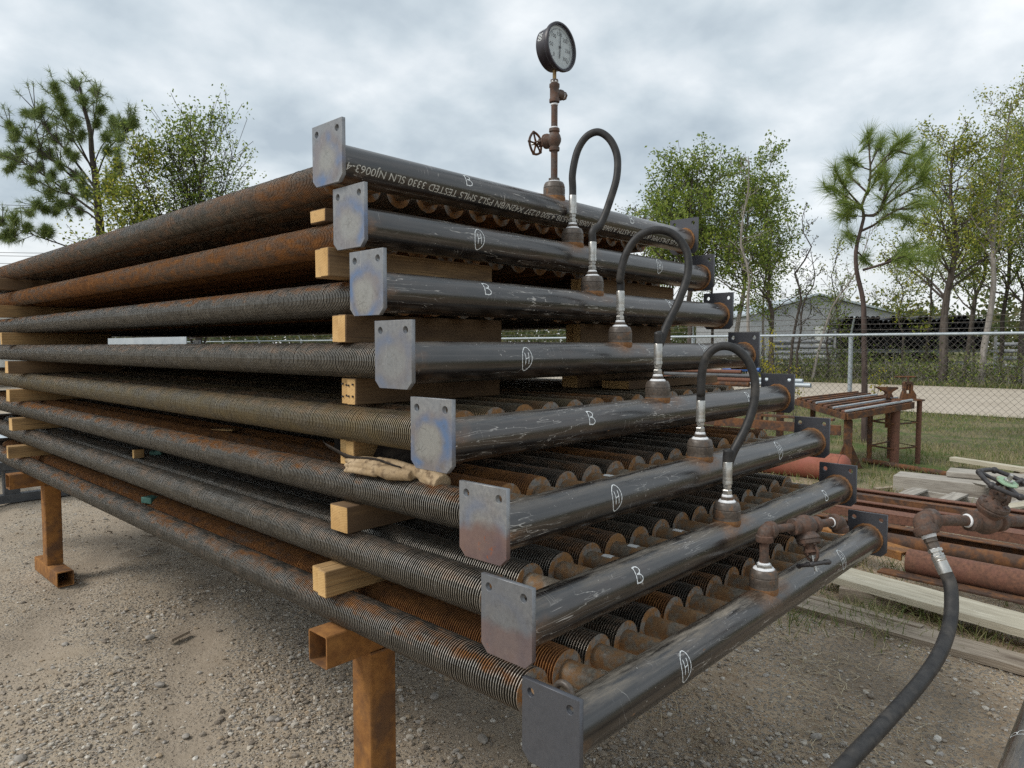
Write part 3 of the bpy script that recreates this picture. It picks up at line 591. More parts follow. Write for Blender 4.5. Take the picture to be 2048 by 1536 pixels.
for i, (x0, y0, z0, dy) in enumerate(LV):
    b = thing('coil_bundle', BLAB[i], 'coil bundle', (x0, y0, z0), 'coil bundles stacked on the stand', dy)
    h = add('header', HDR, b); h.color = (DUST[i], random.random(), 0, 1)
    for k, xx in enumerate((PT/2, HL+PT/2)):
        p = add('end_plate', PLATE, h, (xx, 0, 0)); p.color = (*PCOL[i], 1) if k == 0 else (0, 0.0, 0.96, 1)
        wl = add('weld_bead', WELD, h, (PT+0.001 if k == 0 else HL-0.001, 0, 0))
    add('threaded_outlet', OUTLET, h, (1.041, 0, 0), (0, 0, random.random()*6))
    kind, *ms = MARKS[i]
    for j, (mx, ph) in enumerate(ms):
        me = ribbon((mark_H if kind == 'H' else mark_B)(j), 0.0038 if kind == 'B' else 0.0031, mx, R(ph), tilt=random.uniform(-0.12, 0.05))
        o = add('painted_letter', me, h); tag(o, 'white hand painted letter %s' % ('H inside an oval' if kind == 'H' else 'B'))
    if i == 0: tag(add('stencilled_lettering', stencil(), h), 'pale stencilled pipe specification running upside down')
    rh = add('return_header', HDR, b, (0, FY0+FLEN+FY0, 0)); rh.color = (DUST[i], random.random(), 0, 1)
    for xx in (PT/2, HL+PT/2):
        p = add('end_plate', PLATE, rh, (xx, 0, 0)); p.color = (0.4, 0.2, 0.3, 1)
    for k in range(NT_):
        t = add('finned_tube', TUBE, b, (TX0+k*TP+random.uniform(-.0015, .0015), 0, random.uniform(-.002, .002)), (0, random.uniform(-.05, .05) if k == 0 else random.uniform(0, 6.28), 0))
        t.rotation_euler = (random.uniform(-.0012, .0006), 0, random.uniform(-.0006, .0006))
        fn = add('fins', FINS[(i*3+k) % 2], t); tag(fn, kind='stuff')
        rc = FCOL[i]
        ru = rc[0]+random.uniform(-0.12, 0.30) if k else rc[0]
        if k and random.random() < 0.28: ru += 0.40
        if i == 5 and k in (1, 2, 12, 13, 14): ru = 0.95
        fn.color = (ru, rc[1] if k == 0 else random.uniform(0, 0.6), rc[2]*random.uniform(0.6, 1.1), 1)
    NOZ.append(np.array((x0+1.041*math.cos(dy), y0+1.041*math.sin(dy), z0)))
    if i in (5, 6, 7):                                   # paper tags stuck on some tube stubs
        for k in ((4,), (3, 4, 6), (9,))[i-5]:
            t = [c for c in b.children if c.name.startswith('finned_tube')][k]
            V = []; n = 7
            for a in np.linspace(0.9, 2.0, n):
                for yy in (0.085, 0.118): V.append(((TR+0.0008)*math.cos(a), yy, (TR+0.0008)*math.sin(a)))
            add('paper_tag', mesh_np('paper_tag', V, [(2*q, 2*q+1, 2*q+3, 2*q+2) for q in range(n-1)], [M_PAPER]), t)

# ------------------------------------------------------------------ stand
def sq_tube(b, c, L, rot, w=0.1016, t=0.0055, r=0.008):
    """hollow square tube, long axis local x, rounded corners, open ends"""
    out_, inn = [], []
    for hw, rr, lst in ((w/2, r, out_), (w/2-t, r-t*0.6, inn)):
        for q in range(4):
            cx_, cz_ = ((1, 1), (-1, 1), (-1, -1), (1, -1))[q]
            for a in (0, 30, 60, 90):
                an = R(q*90+a); lst.append((cx_*(hw-rr)+rr*math.cos(an), cz_*(hw-rr)+rr*math.sin(an)))
    n = len(out_); vs = []; c = np.asarray(c, float)
    for xx in (-L/2, L/2):
        for lst in (out_, inn): vs += [c+rot@np.array((xx, p[0], p[1])) for p in lst]
    fs = []
    for k in range(n):
        k2 = (k+1) % n
        fs += [(k, 2*n+k, 2*n+k2, k2), (n+k2, 3*n+k2, 3*n+k, n+k), (k2, n+k2, n+k, k), (2*n+k, 3*n+k, 3*n+k2, 2*n+k2)]
    b._add(vs, fs, 0)
BT = 0.8228-FR-0.001
for (yb, lab, xp) in ((0.381, 'rust orange square tube trestle under the near end of the stack', (0.205, 1.90)),
                      (4.245, 'rust orange square tube trestle under the far end of the stack', (0.25, 1.90))):
    st = thing('steel_trestle', lab, 'trestle', (1.05, yb, 0), 'trestles under the bundles')
    b = MB(); sq_tube(b, (1.06, yb, BT-0.0508), 2.12, np.eye(3)); b.build('crossbeam', M_BEAM, st, 30)
    for xp_ in xp:
        b = MB(); sq_tube(b, (xp_, yb, (BT-0.1016+0.1016)/2), BT-0.2032, roty(math.pi/2)); b.build('post', M_BEAM, st, 30)
        b = MB(); sq_tube(b, (xp_, yb+(0.0 if xp_ < 1 else 0.06), 0.049), 0.56 if xp_ < 1 else 0.36, rotz(math.pi/2)); b.build('foot', M_BEAM, st, 30)
        b = MB()
        for s_ in (-1, 1): b.tube([(xp_-0.05, yb+s_*0.051, BT-0.1025), (xp_, yb+s_*0.0525, BT-0.1035), (xp_+0.05, yb+s_*0.051, BT-0.1025)], 0.004, 6)
        b.build('weld_bead', M_WELD, st)

# ------------------------------------------------------------------ timber spacers between the bundles
def board(c, size, mat, parent, name='board', rz=0.0, bev=0.0025):
    m_ = MB(); m_.box((0, 0, 0), size, None, 0, bev)
    v = np.array(m_.v); v += rng.normal(0, 0.0006, v.shape)
    o = add(name, mesh_np(name, v, m_.f, [mat], 30), parent); o.location = np.asarray(c, float)-wloc(parent) if parent is not None else c; o.rotation_euler = (0, 0, rz); return o
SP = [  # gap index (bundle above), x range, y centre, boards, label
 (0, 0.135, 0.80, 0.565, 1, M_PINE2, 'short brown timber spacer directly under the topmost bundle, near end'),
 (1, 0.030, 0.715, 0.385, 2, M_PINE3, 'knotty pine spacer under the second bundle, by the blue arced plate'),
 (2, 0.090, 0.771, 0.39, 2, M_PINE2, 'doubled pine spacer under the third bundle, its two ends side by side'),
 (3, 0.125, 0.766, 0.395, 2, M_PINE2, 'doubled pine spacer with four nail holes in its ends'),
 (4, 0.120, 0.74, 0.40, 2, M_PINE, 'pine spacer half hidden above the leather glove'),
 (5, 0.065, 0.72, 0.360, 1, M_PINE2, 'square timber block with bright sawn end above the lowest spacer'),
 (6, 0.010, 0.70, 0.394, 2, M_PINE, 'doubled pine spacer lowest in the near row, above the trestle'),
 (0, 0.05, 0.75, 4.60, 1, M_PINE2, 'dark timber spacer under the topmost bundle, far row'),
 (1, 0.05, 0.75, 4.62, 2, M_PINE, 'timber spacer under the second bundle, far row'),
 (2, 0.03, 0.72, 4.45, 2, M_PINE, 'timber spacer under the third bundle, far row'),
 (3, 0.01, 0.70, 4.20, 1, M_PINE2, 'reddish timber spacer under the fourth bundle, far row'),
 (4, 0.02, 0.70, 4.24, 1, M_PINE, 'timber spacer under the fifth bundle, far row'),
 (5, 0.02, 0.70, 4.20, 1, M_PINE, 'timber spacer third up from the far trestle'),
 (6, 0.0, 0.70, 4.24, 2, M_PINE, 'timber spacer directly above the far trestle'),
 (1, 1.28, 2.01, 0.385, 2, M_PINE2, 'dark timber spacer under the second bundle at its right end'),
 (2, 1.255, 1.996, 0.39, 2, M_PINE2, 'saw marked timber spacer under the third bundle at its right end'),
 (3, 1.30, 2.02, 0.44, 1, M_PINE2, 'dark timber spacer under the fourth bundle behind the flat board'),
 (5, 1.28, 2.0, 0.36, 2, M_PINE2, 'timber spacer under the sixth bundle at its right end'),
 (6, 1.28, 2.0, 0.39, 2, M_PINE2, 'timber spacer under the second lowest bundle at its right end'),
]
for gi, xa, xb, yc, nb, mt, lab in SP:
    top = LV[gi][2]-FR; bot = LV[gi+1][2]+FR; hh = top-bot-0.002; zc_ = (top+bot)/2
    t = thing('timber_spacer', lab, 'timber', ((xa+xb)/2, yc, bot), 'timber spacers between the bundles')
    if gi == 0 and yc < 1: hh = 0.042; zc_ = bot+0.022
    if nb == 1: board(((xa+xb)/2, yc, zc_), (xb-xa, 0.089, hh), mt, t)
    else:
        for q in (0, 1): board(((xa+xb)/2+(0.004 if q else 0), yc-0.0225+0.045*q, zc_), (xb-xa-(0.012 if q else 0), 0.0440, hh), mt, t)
    if gi == 3 and xa < 1 and yc < 1:
        b = MB()
        for yy in (yc-0.034, yc-0.012, yc+0.012, yc+0.034):
            for zq in (zc_-0.016, zc_+0.02): b.lathe([(0.0032, 0), (0.0032, 0.004)], (xa-0.001 if yy < yc else xa+0.008, yy, zq+random.uniform(-.003, .003)), (-1, 0, 0), 8)
        b.build('nail_head', M_DIRON, t)
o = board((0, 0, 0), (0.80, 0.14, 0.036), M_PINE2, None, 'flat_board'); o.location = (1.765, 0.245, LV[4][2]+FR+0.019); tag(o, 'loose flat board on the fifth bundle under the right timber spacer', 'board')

# ------------------------------------------------------------------ hoses and fittings
def hose_end(par, base, ax, sc=1.0, bush=True, ls=1.0):
    """bushing, swivel nuts and crimped ferrule stacked along ax from base; returns the point where rubber starts"""
    a = unit(ax); base = np.asarray(base, float)
    if bush:
        b = MB(); b.lathe([(0.0300*sc, -0.004*sc), (0.0315*sc, 0.001*sc), (0.0290*sc, 0.004*sc), (0.0255*sc, 0.0075*sc), (0.018*sc, 0.0085*sc)], base, a, 30); b.build('thread_tape', M_TAPE, par, 60)
        b = MB(); b.lathe([(0.0245*sc, 0.006*sc), (0.0245*sc, 0.017*sc), (0.0225*sc, 0.0185*sc), (0.017*sc, 0.0185*sc)], base, a, 6); b.build('hex_bushing', M_OUT, par, 20)
        b = MB(); b.lathe([(0.0185*sc, 0.018*sc), (0.0190*sc, 0.021*sc), (0.0170*sc, 0.026*sc), (0.013*sc, 0.027*sc)], base, a, 24); b.build('thread_tape', M_TAPE, par, 60)
    lc_ = sc*ls; z0 = (0.025 if bush else 0.0)*lc_
    b = MB(); b.lathe([(0.0165*sc, z0), (0.0175*sc, z0+0.002*lc_), (0.0175*sc, z0+0.013*lc_), (0.0160*sc, z0+0.015*lc_), (0.0128*sc, z0+0.016*lc_), (0.0128*sc, z0+0.021*lc_), (0.0158*sc, z0+0.023*lc_), (0.0158*sc, z0+0.031*lc_), (0.013*sc, z0+0.033*lc_)], base, a, 6); b.build('swivel_nut', M_CHROME, par, 20)
    z1 = z0+0.031*lc_
    b = MB(); b.lathe([(0.0135*sc, z1), (0.0172*sc, z1+0.003*lc_), (0.0172*sc, z1+0.012*lc_), (0.0160*sc, z1+0.016*lc_), (0.0172*sc, z1+0.020*lc_), (0.0160*sc, z1+0.024*lc_), (0.0165*sc, z1+0.028*lc_), (0.0168*sc, z1+0.074*lc_), (0.0155*sc, z1+0.076*lc_), (0.0140*sc, z1+0.076*lc_)], base, a, 28); b.build('crimp_ferrule', M_CHROME, par, 35)
    return base+a*(z1+0.070*lc_)
def u_hose(lab, i, j, pts):
    A = NOZ[i]+np.array((0, 0, OUT_TOP)); B = NOZ[j]+np.array((0, 0, OUT_TOP)); up = (0, 0, 1.0)
    t = thing('test_hose', lab, 'hose', A, 'hoses looping between the bundles')
    tiltA = unit((0.0, 0, 1)); tiltB = unit((-0.0, 0, 1))
    sA = hose_end(t, A, tiltA, 0.90, True, 1.1); sB = hose_end(t, B, tiltB, 0.90, True, 1.1)
    dA = float((sA-CAM)@FWD); dB = float((sB-CAM)@FWD)
    path = [sA-tiltA*0.01, sA+tiltA*0.035]
    for k, (px, py) in enumerate(pts): path.append(at(px, py, dA+(dB-dA)*(k+1)/(len(pts)+1)))
    path += [sB+tiltB*0.045, sB+tiltB*0.012, sB-tiltB*0.012]
    b = MB(); b.tube(spline(path, 90), 0.0142, 20); b.build('rubber_hose', M_RUBBER, t, 179)
    return t
u_hose('highest black test hose looping from second to third header', 1, 2, [(1145, 348), (1157, 297), (1176, 271), (1196, 264), (1217, 276), (1233, 307), (1234, 350), (1222, 395), (1200, 450)])
u_hose('middle black test hose looping from fourth to fifth header', 3, 4, [(1240, 560), (1251, 510), (1276, 474), (1310, 460), (1346, 468), (1372, 500), (1376, 545), (1358, 600), (1332, 655), (1318, 690)])
u_hose('lowest looped black test hose joining sixth and seventh headers', 5, 6, [(1402, 790), (1404, 745), (1414, 712), (1436, 694), (1462, 694), (1490, 714), (1508, 752), (1508, 805), (1492, 855), (1466, 905), (1454, 935)])

def pipe_between(par, a, b, r=0.0150, name='pipe_nipple', mat=None):
    m_ = MB(); m_.tube([a, (np.asarray(a)+np.asarray(b))/2, b], r, 20); return m_.build(name, mat or M_RIRON, par, 60)
def elbow(par, c, d1, d2, sc=1.0):
    """90 degree screwed elbow: open towards d1 and d2 from centre c"""
    c = np.asarray(c, float); d1, d2 = unit(d1), unit(d2); L = 0.033*sc; r = 0.0215*sc; b = MB()
    arc = [c+d1*L]+[c+d1*L*0.5*(1-t)**2*1.0+d2*L*0.5*t**2 for t in np.linspace(0, 1, 9)]+[c+d2*L]
    b.tube(spline(arc, 22), r, 22)
    for d in (d1, d2): b.lathe([(r, L*0.42), (r+0.0045*sc, L*0.52), (r+0.0050*sc, L*0.95), (r+0.003*sc, L*1.05), (r-0.004*sc, L*1.05)], c, d, 24)
    return b.build('elbow', M_RIRON, par, 50)
def wheel_on(par, c, ax, rad, nlobe, mat, tube=0.0062):
    u, v, a = frame(ax); c = np.asarray(c, float); b = MB(); P = []
    n = nlobe*12
    for k in range(n+1):
        t = 2*math.pi*k/n; P.append(c+(rad*(1+0.025*math.cos(nlobe*t)))*(math.cos(t)*u+math.sin(t)*v))
    m_ = n; vs = []
    b.tube(P, tube, 8, caps=False)
    for k in range(nlobe):
        t = 2*math.pi*k/nlobe; d = math.cos(t)*u+math.sin(t)*v
        b.ball(c+d*rad*1.03, tube*1.5); 
        if nlobe < 6 or k % 2 == 0: b.tube([c+d*rad*0.15-a*rad*0.06, c+d*rad*0.6-a*rad*0.03, c+d*rad], [tube*0.95, tube*0.75, tube*0.85], 8)
    b.lathe([(0.3*rad*0.6, -0.10*rad), (0.33*rad*0.6, -0.02*rad), (0.3*rad*0.6, 0.06*rad)], c, a, 16)
    return b.build('handwheel', mat, par, 60)
def gate_valve(par, c, flow, bon, sc=1.0, wheel_mat=None, wr=0.042, nl=6, disc=None, wlen=0.092, tilt=None):
    c = np.asarray(c, float); fl, bo = unit(flow), unit(bon); bo = unit(bo-fl*(bo@fl)); b = MB()
    b.lathe([(0.0165*sc, -0.048*sc), (0.0225*sc, -0.047*sc), (0.0235*sc, -0.034*sc), (0.019*sc, -0.030*sc), (0.024*sc, -0.020*sc), (0.029*sc, -0.008*sc), (0.030*sc, 0.004*sc), (0.026*sc, 0.018*sc), (0.019*sc, 0.030*sc), (0.0235*sc, 0.034*sc), (0.0225*sc, 0.047*sc), (0.0165*sc, 0.048*sc)], c, fl, 26)
    b.lathe([(0.022*sc, 0.0), (0.024*sc, 0.022*sc), (0.031*sc, 0.030*sc), (0.032*sc, 0.036*sc), (0.030*sc, 0.0375*sc), (0.030*sc, 0.039*sc)], c, bo, 30)
    body = b.build('valve_body', M_RIRON, par, 45)
    b = MB(); b.lathe([(0.030*sc, 0.0392*sc), (0.032*sc, 0.041*sc), (0.031*sc, 0.048*sc), (0.022*sc, 0.051*sc), (0.016*sc, 0.057*sc), (0.015*sc, 0.066*sc), (0.0195*sc, 0.067*sc), (0.0195*sc, 0.073*sc), (0.011*sc, 0.075*sc), (0.010*sc, 0.081*sc)], c, bo, 24)
    u, v, _ = frame(bo, fl)
    for s_ in (-1, 1):
        b.tube([c+bo*0.058*sc+u*s_*0.017*sc, c+bo*0.070*sc+u*s_*0.023*sc, c+bo*0.088*sc+u*s_*0.017*sc, c+bo*0.096*sc+u*s_*0.006*sc], [0.0045*sc, 0.0042*sc, 0.0042*sc, 0.005*sc], 8)
        b.tube([c+bo*0.062*sc+v*s_*0.016*sc, c+bo*0.080*sc+v*s_*0.016*sc], 0.0032*sc, 6)
    for k in range(6):
        t = k*math.pi/3+0.3; q = c+bo*0.047*sc+(math.cos(t)*u+math.sin(t)*v)*0.025*sc; b.lathe([(0.0042*sc, 0), (0.0042*sc, 0.006*sc)], q, bo, 6)
    b.build('bonnet', M_RIRON, body, 45)
    b = MB(); b.lathe([(0.0045*sc, 0.07*sc), (0.0045*sc, (wlen+0.02)*sc)], c, bo, 10); b.build('stem', M_CHROME, body)
    wheel_on(body, c+bo*wlen*sc, bo, wr*sc, nl, wheel_mat or M_RIRON, 0.0052*sc)
    return body

# pressure gauge riser on the topmost header
A = NOZ[0]+np.array((0, 0, OUT_TOP)); UPZ = np.array((0, 0, 1.0))
g = thing('gauge_riser', 'pressure gauge on a rusty pipe riser with small valve, topmost header', 'pressure gauge', A)
b = MB(); b.lathe([(0.030, -0.003), (0.0285, 0.003), (0.022, 0.006)], A, UPZ, 24); b.build('thread_tape', M_TAPE, g)
b = MB(); b.lathe([(0.0235, 0.003), (0.0235, 0.016), (0.016, 0.0175)], A, UPZ, 6); b.build('hex_bushing', M_OUT, g, 20)
zt = lambda py: float(at(1110, py, 2.788)[2])
VZ = zt(281)
pipe_between(g, A+UPZ*0.010, (A[0], A[1], VZ-0.04), 0.0134)
gate_valve(g, (A[0], A[1], VZ), UPZ, (-0.12, 1, -0.02), 0.92, M_DKRUST, 0.046, 5, wlen=0.098)
pipe_between(g, (A[0], A[1], VZ+0.04), (A[0], A[1], zt(212)), 0.0128)
for zq, rr in ((VZ+0.046, 0.0155), (zt(212), 0.0150), (zt(168), 0.0150)):
    b = MB(); b.lathe([(rr-0.002, -0.004), (rr, -0.002), (rr-0.0005, 0.003), (rr-0.002, 0.004)], (A[0], A[1], zq), UPZ, 18); b.build('thread_tape', M_TAPE, g)
TZ = (zt(208)+zt(172))/2; hh = (zt(172)-zt(208))/2
b = MB(); b.lathe([(0.014, -hh), (0.0205, -hh+0.001), (0.0205, -hh+0.013), (0.0180, -hh+0.016), (0.0180, hh-0.016), (0.0205, hh-0.013), (0.0205, hh-0.001), (0.014, hh)], (A[0], A[1], TZ), UPZ, 26)
b.lathe([(0.016, 0.0), (0.017, 0.022), (0.0205, 0.026), (0.0205, 0.037), (0.014, 0.038)], (A[0], A[1], TZ), (1, -0.15, 0), 24); te = b.build('tee', M_RIRON, g, 45)
pd_ = unit((1, -0.15, 0)); tcn = np.array((A[0], A[1], TZ))
b = MB(); b.lathe([(0.0135, 0.036), (0.0140, 0.047)], tcn, pd_, 18); b.build('thread_tape', M_TAPE, te)
b = MB(); b.lathe([(0.0165, 0.046), (0.0165, 0.056), (0.013, 0.058)], tcn, pd_, 6); b.build('plug', M_RIRON, te, 20)
zb = zt(166); zg = zt(104.5); GR = 0.093
b = MB(); b.lathe([(0.0165, zb-0.006), (0.0165, zb+0.004), (0.0135, zb+0.005)], (A[0], A[1], 0), UPZ, 6); b.build('reducer_bushing', M_OUT, g, 20)
b = MB(); b.lathe([(0.0075, zb), (0.0075, zg-GR+0.012)], (A[0], A[1], 0), UPZ, 8); b.build('gauge_stem', M_BRASS, g, 30)
GN = unit((0.01, -1.0, 0.0)); gc = np.array((A[0], A[1], zg))+GN*0.004
M_CASE = plain('black gauge case', (0.016, 0.014, 0.020), (0.034, 0.030, 0.040), 30, 0.42)
M_DIAL = plain('white dial face', (0.40, 0.45, 0.46), (0.46, 0.51, 0.52), 8, 0.5, bump=0.0)
M_INK = plain('black dial ink', (0.015, 0.015, 0.018), (0.03, 0.03, 0.03), 9, 0.6)
b = MB(); b.lathe([(0.03, -0.040), (0.074, -0.038), (0.080, -0.033), (0.0815, -0.010), (0.0815, 0.010), (0.0885, 0.013), (0.0925, 0.020)], gc, GN, 56)
case = b.build('gauge_case', M_CASE, g, 40)
b = MB(); b.lathe([(0.0925, 0.0195), (0.0930, 0.030), (0.0905, 0.034), (0.0840, 0.034), (0.0800, 0.026), (0.0795, 0.022)], gc, GN, 56, closed=False); b.f = b.f[:-2]; b.m = b.m[:-2]; b.build('bezel', M_CASE, case, 40)
b = MB(); b.lathe([(0.0, 0.0205), (0.0805, 0.0205)], gc, GN, 48); b.f = [q for q in b.f if len(q) < 40]; b.m = [0]*len(b.f); dial = b.build('dial', M_DIAL, case)
gu = unit(np.cross(UPZ, GN)); gvv = np.cross(GN, gu)        # right and up on the dial as one reads it
b = MB()
for k in range(61):
    t = R(225-270*k/60); d = math.cos(t)*gu+math.sin(t)*gvv; L_ = 0.010 if k % 10 == 0 else (0.007 if k % 5 == 0 else 0.0045); w_ = 0.0016 if k % 10 == 0 else 0.0009
    b.box(gc+GN*0.0210+d*(0.071-L_/2), (L_, w_*1.6, 0.0003), np.stack((d, np.cross(GN, d), GN), 1))
b.build('tick_marks', M_INK, dial, None)
for k, num in enumerate(('0', '50', '100', '150', '200', '250', '300')):
    t = R(225-45*k); q = gc+GN*0.0211+(math.cos(t)*gu+math.sin(t)*gvv)*0.050
    me = text_mesh(num); co_ = np.array([v.co for v in me.vertices]); co_[:, 0] -= (co_[:, 0].max()+co_[:, 0].min())/2; co_[:, 1] -= 0.35; co_ *= 0.021
    me.vertices.foreach_set('co', (np.outer(co_[:, 0], gu)+np.outer(co_[:, 1], gvv)).astype(np.float32).ravel()); me.materials.clear(); me.materials.append(M_INK)
    add('numeral', me, dial, q-wloc(dial))
b = MB(); nd_ = unit(gvv*1.0+gu*0.06)
b.prism([(-0.0022, -0.030), (0.0022, -0.030), (0.0028, -0.036), (0.0, -0.046), (-0.0028, -0.036)], gc+GN*0.0235, np.cross(nd_, GN), nd_, 0.0007)
b.prism([(-0.0024, -0.034), (0.0024, -0.034), (0.0009, 0.060), (-0.0009, 0.060)], gc+GN*0.0242, np.cross(nd_, GN), nd_, 0.0007)
b.lathe([(0.005, 0.0215), (0.005, 0.0255), (0.003, 0.027)], gc, GN, 14); b.build('needle', M_INK, case)
n_ = NT('gauge glass'); gl = n_.new('ShaderNodeBsdfGlossy'); gl.inputs['Roughness'].default_value = 0.03; tr = n_.new('ShaderNodeBsdfTransparent'); 
mx = n_.new('ShaderNodeMixShader'); mx.inputs[0].default_value = 0.07; n_.t.links.new(tr.outputs[0], mx.inputs[1]); n_.t.links.new(gl.outputs[0], mx.inputs[2]); n_.t.links.new(mx.outputs[0], n_.o.inputs[0])
b = MB(); b.lathe([(0.0, 0.0285), (0.0815, 0.0285)], gc, GN, 48); b.f = [q for q in b.f if len(q) < 40]; b.m = [0]*len(b.f); b.build('glass', n_.mat, case)
# numbers written round the case
V_, F_ = [], []
me = text_mesh('L 300'); co_ = np.array([v.co for v in me.vertices]); co_[:, 0] -= co_[:, 0].mean(); co_ *= 0.026; Rr = 0.0822
th = R(158)-(-co_[:, 0])/Rr; 
pos = gc+np.outer(Rr*np.cos(th), gu)+np.outer(Rr*np.sin(th), gvv)+np.outer(co_[:, 1]-0.022, GN)
me.vertices.foreach_set('co', (pos-wloc(case)).astype(np.float32).ravel()); me.materials.clear(); me.materials.append(M_CHALK); tag(add('written_number', me, case), 'white hand written 300 on the case side')

# drain valve on the lowest header
A8 = NOZ[7]+np.array((0, 0, OUT_TOP)); fd = unit((math.cos(R(-22)), math.sin(R(-22)), -0.02)); EC = np.array((A8[0], A8[1], float(at(1530, 1058, 2.2)[2])))
dv = thing('drain_valve', 'rusty elbow and small gate valve with black handwheel, lowest header', 'valve', A8)
b = MB(); b.lathe([(0.033, -0.004), (0.0325, 0.001), (0.030, 0.004), (0.020, 0.006)], A8, UPZ, 30); b.build('thread_tape', M_TAPE, dv, 60)
b = MB(); b.lathe([(0.0255, 0.002), (0.0255, 0.014), (0.0235, 0.0155), (0.015, 0.0155)], A8, UPZ, 6); b.build('hex_bushing', M_CHROME, dv, 20)
b = MB(); b.lathe([(0.0190, 0.014), (0.0195, 0.017), (0.0150, 0.020)], A8, UPZ, 24); b.build('thread_tape', M_TAPE, dv, 60)
pipe_between(dv, A8+UPZ*0.008, EC-UPZ*0.03, 0.0142); elbow(dv, EC, (0, 0, -1), fd, 1.02)
VC = EC+fd*0.172; pipe_between(dv, EC+fd*0.03, VC-fd*0.042, 0.0132)
gate_valve(dv, VC, fd, RGT*0.22-UPV*0.93-FWD*0.24, 1.16, M_DIRON, 0.039, 5, wlen=0.104)
pipe_between(dv, VC+fd*0.042, VC+fd*0.135, 0.0132); elbow(dv, VC+fd*0.160, -fd, (0.10, -0.05, -1), 1.02)
b = MB(); b.torus(VC+fd*0.122, fd, 0.0140, 0.0022, 20, 6); b.torus(VC-fd*0.047, fd, 0.0142, 0.0022, 20, 6); b.build('thread_tape', M_TAPE, dv)

# fill line: big valve, elbow and hose at the right
EL = at(1843, 1040, 2.15); pr = unit(at(2046, 1043, 2.26)-EL)
fl = thing('fill_line', 'big rusty valve with green disc in its handwheel, feeding a thick hose', 'valve', EL)
hd = unit(at(1866, 1100, 2.115)-at(1848, 1060, 2.14))
elbow(fl, EL, hd, pr, 1.35)
VC2 = EL+pr*0.250
pipe_between(fl, EL+pr*0.04, VC2-pr*0.06, 0.0168)
b = MB(); b.torus(VC2-pr*0.072, pr, 0.0176, 0.0042, 24, 8); b.build('thread_tape', M_TAPE, fl)
bon2 = unit(UPV*0.86-FWD*0.42+RGT*0.16)
bd2 = gate_valve(fl, VC2, pr, bon2, 1.42, M_DIRON, 0.052, 6, wlen=0.102)
bo2 = unit(bon2-pr*(bon2@pr))
b = MB(); b.lathe([(0.0, 0.1465), (0.030, 0.1465), (0.0305, 0.149), (0.030, 0.151), (0.012, 0.151)], VC2, bo2, 32); b.build('green_disc', M_GREEN, bd2, 40)
b = MB(); b.lathe([(0.013, 0.151), (0.013, 0.157), (0.0065, 0.158), (0.0062, 0.174), (0.005, 0.176)], VC2, bo2, 6); b.build('stem_nut', M_CHROME, bd2, 30)
pipe_between(fl, VC2+pr*0.06, VC2+pr*0.75, 0.0168)
b = MB(); b.lathe([(0.0215, 0.04), (0.022, 0.046), (0.0205, 0.056), (0.018, 0.057)], EL, hd, 24); b.build('thread_tape', M_TAPE, fl)
b = MB(); b.lathe([(0.0190, 0.053), (0.0190, 0.068), (0.0165, 0.070), (0.0155, 0.072), (0.0175, 0.074), (0.0175, 0.088), (0.014, 0.090)], EL, hd, 6); b.build('hex_nipple', M_OUT, fl, 20)
b = MB(); b.lathe([(0.0150, 0.088), (0.0158, 0.099)], EL, hd, 20); b.build('thread_tape', M_TAPE, fl)
hs = hose_end(fl, EL+hd*0.090, hd, 1.16, bush=False, ls=0.60)
pts = [hs-hd*0.012, hs+hd*0.03]+[at(*q) for q in ((1903, 1205, 2.03), (1899, 1250, 1.98), (1880, 1305, 1.90), (1848, 1355, 1.83), (1770, 1445, 1.69), (1690, 1530, 1.56), (1560, 1680, 1.40), (1400, 1900, 1.32))]
b = MB(); b.tube(spline(pts, 90), 0.0188, 22); b.build('rubber_hose', M_RUBBER, fl, 179)

# neighbouring header in the lower right corner
nb = thing('loose_header', 'scuffed black header pipe marked B at the lower right corner', 'pipe', (0.75, -1.235, 0.50))
o = add('header_pipe', HDR, nb); o.color = (0.8, 0.4, 0, 1)
for xx in (PT/2, HL+PT/2):
    q = add('end_plate', PLATE, o, (xx, 0, 0)); q.color = (0, 0, 0.9, 1)
V = []; me = ribbon(mark_B(0), 0.0032, 0.50, R(125)); add('painted_letter', me, o)

# ------------------------------------------------------------------ odds and ends lying on the bundles
def remesh_obj(mb, name, mats, voxel, parent=None, sm=4):
    o = mb.build(name, mats, parent, 179); md = o.modifiers.new('r', 'REMESH'); md.mode = 'VOXEL'; md.voxel_size = voxel; md.use_smooth_shade = True
    s2 = o.modifiers.new('s', 'SMOOTH'); s2.iterations = sm; s2.factor = 0.5
    me = bpy.data.meshes.new_from_object(o.evaluated_get(bpy.context.evaluated_depsgraph_get())); o.modifiers.clear(); o.data = me
    me.materials.clear()
    for q in (mats if isinstance(mats, list) else [mats]): me.materials.append(q)
    return o
def leather(name, c1, c2, c3):
    n = NT(name); v = n.co(); a = n.noise(v, 30, 5, 0.65); b_ = n.noise(v, 110, 4, 0.7); c = n.noise(v, 14, 4, 0.6)
    col = n.mix(n.rng(c, 0.38, 0.62), c1, c2); col = n.mix(n.rng(a, 0.50, 0.64, 0, 0.85), col, c3)
    return n.done(col, 0.85, 0, n.bump(n.math('ADD', a, n.math('MULTIPLY', b_, 0.3)), 0.5, 0.004), 0.25)
zt6 = LV[5][2]+FR
def gp(y, dx, dz): return np.array((0.118+dx, y, zt6+dz))
b = MB()
b.tube([gp(0.035, 0.02, 0.016), gp(0.09, 0.015, 0.022), gp(0.16, 0.01, 0.026), gp(0.23, 0.0, 0.030)], [0.019, 0.017, 0.021, 0.018], 14)
b.tube([gp(0.07, 0.0, 0.012), gp(0.15, -0.02, 0.012), gp(0.21, -0.022, 0.016)], [0.016, 0.021, 0.016], 12)
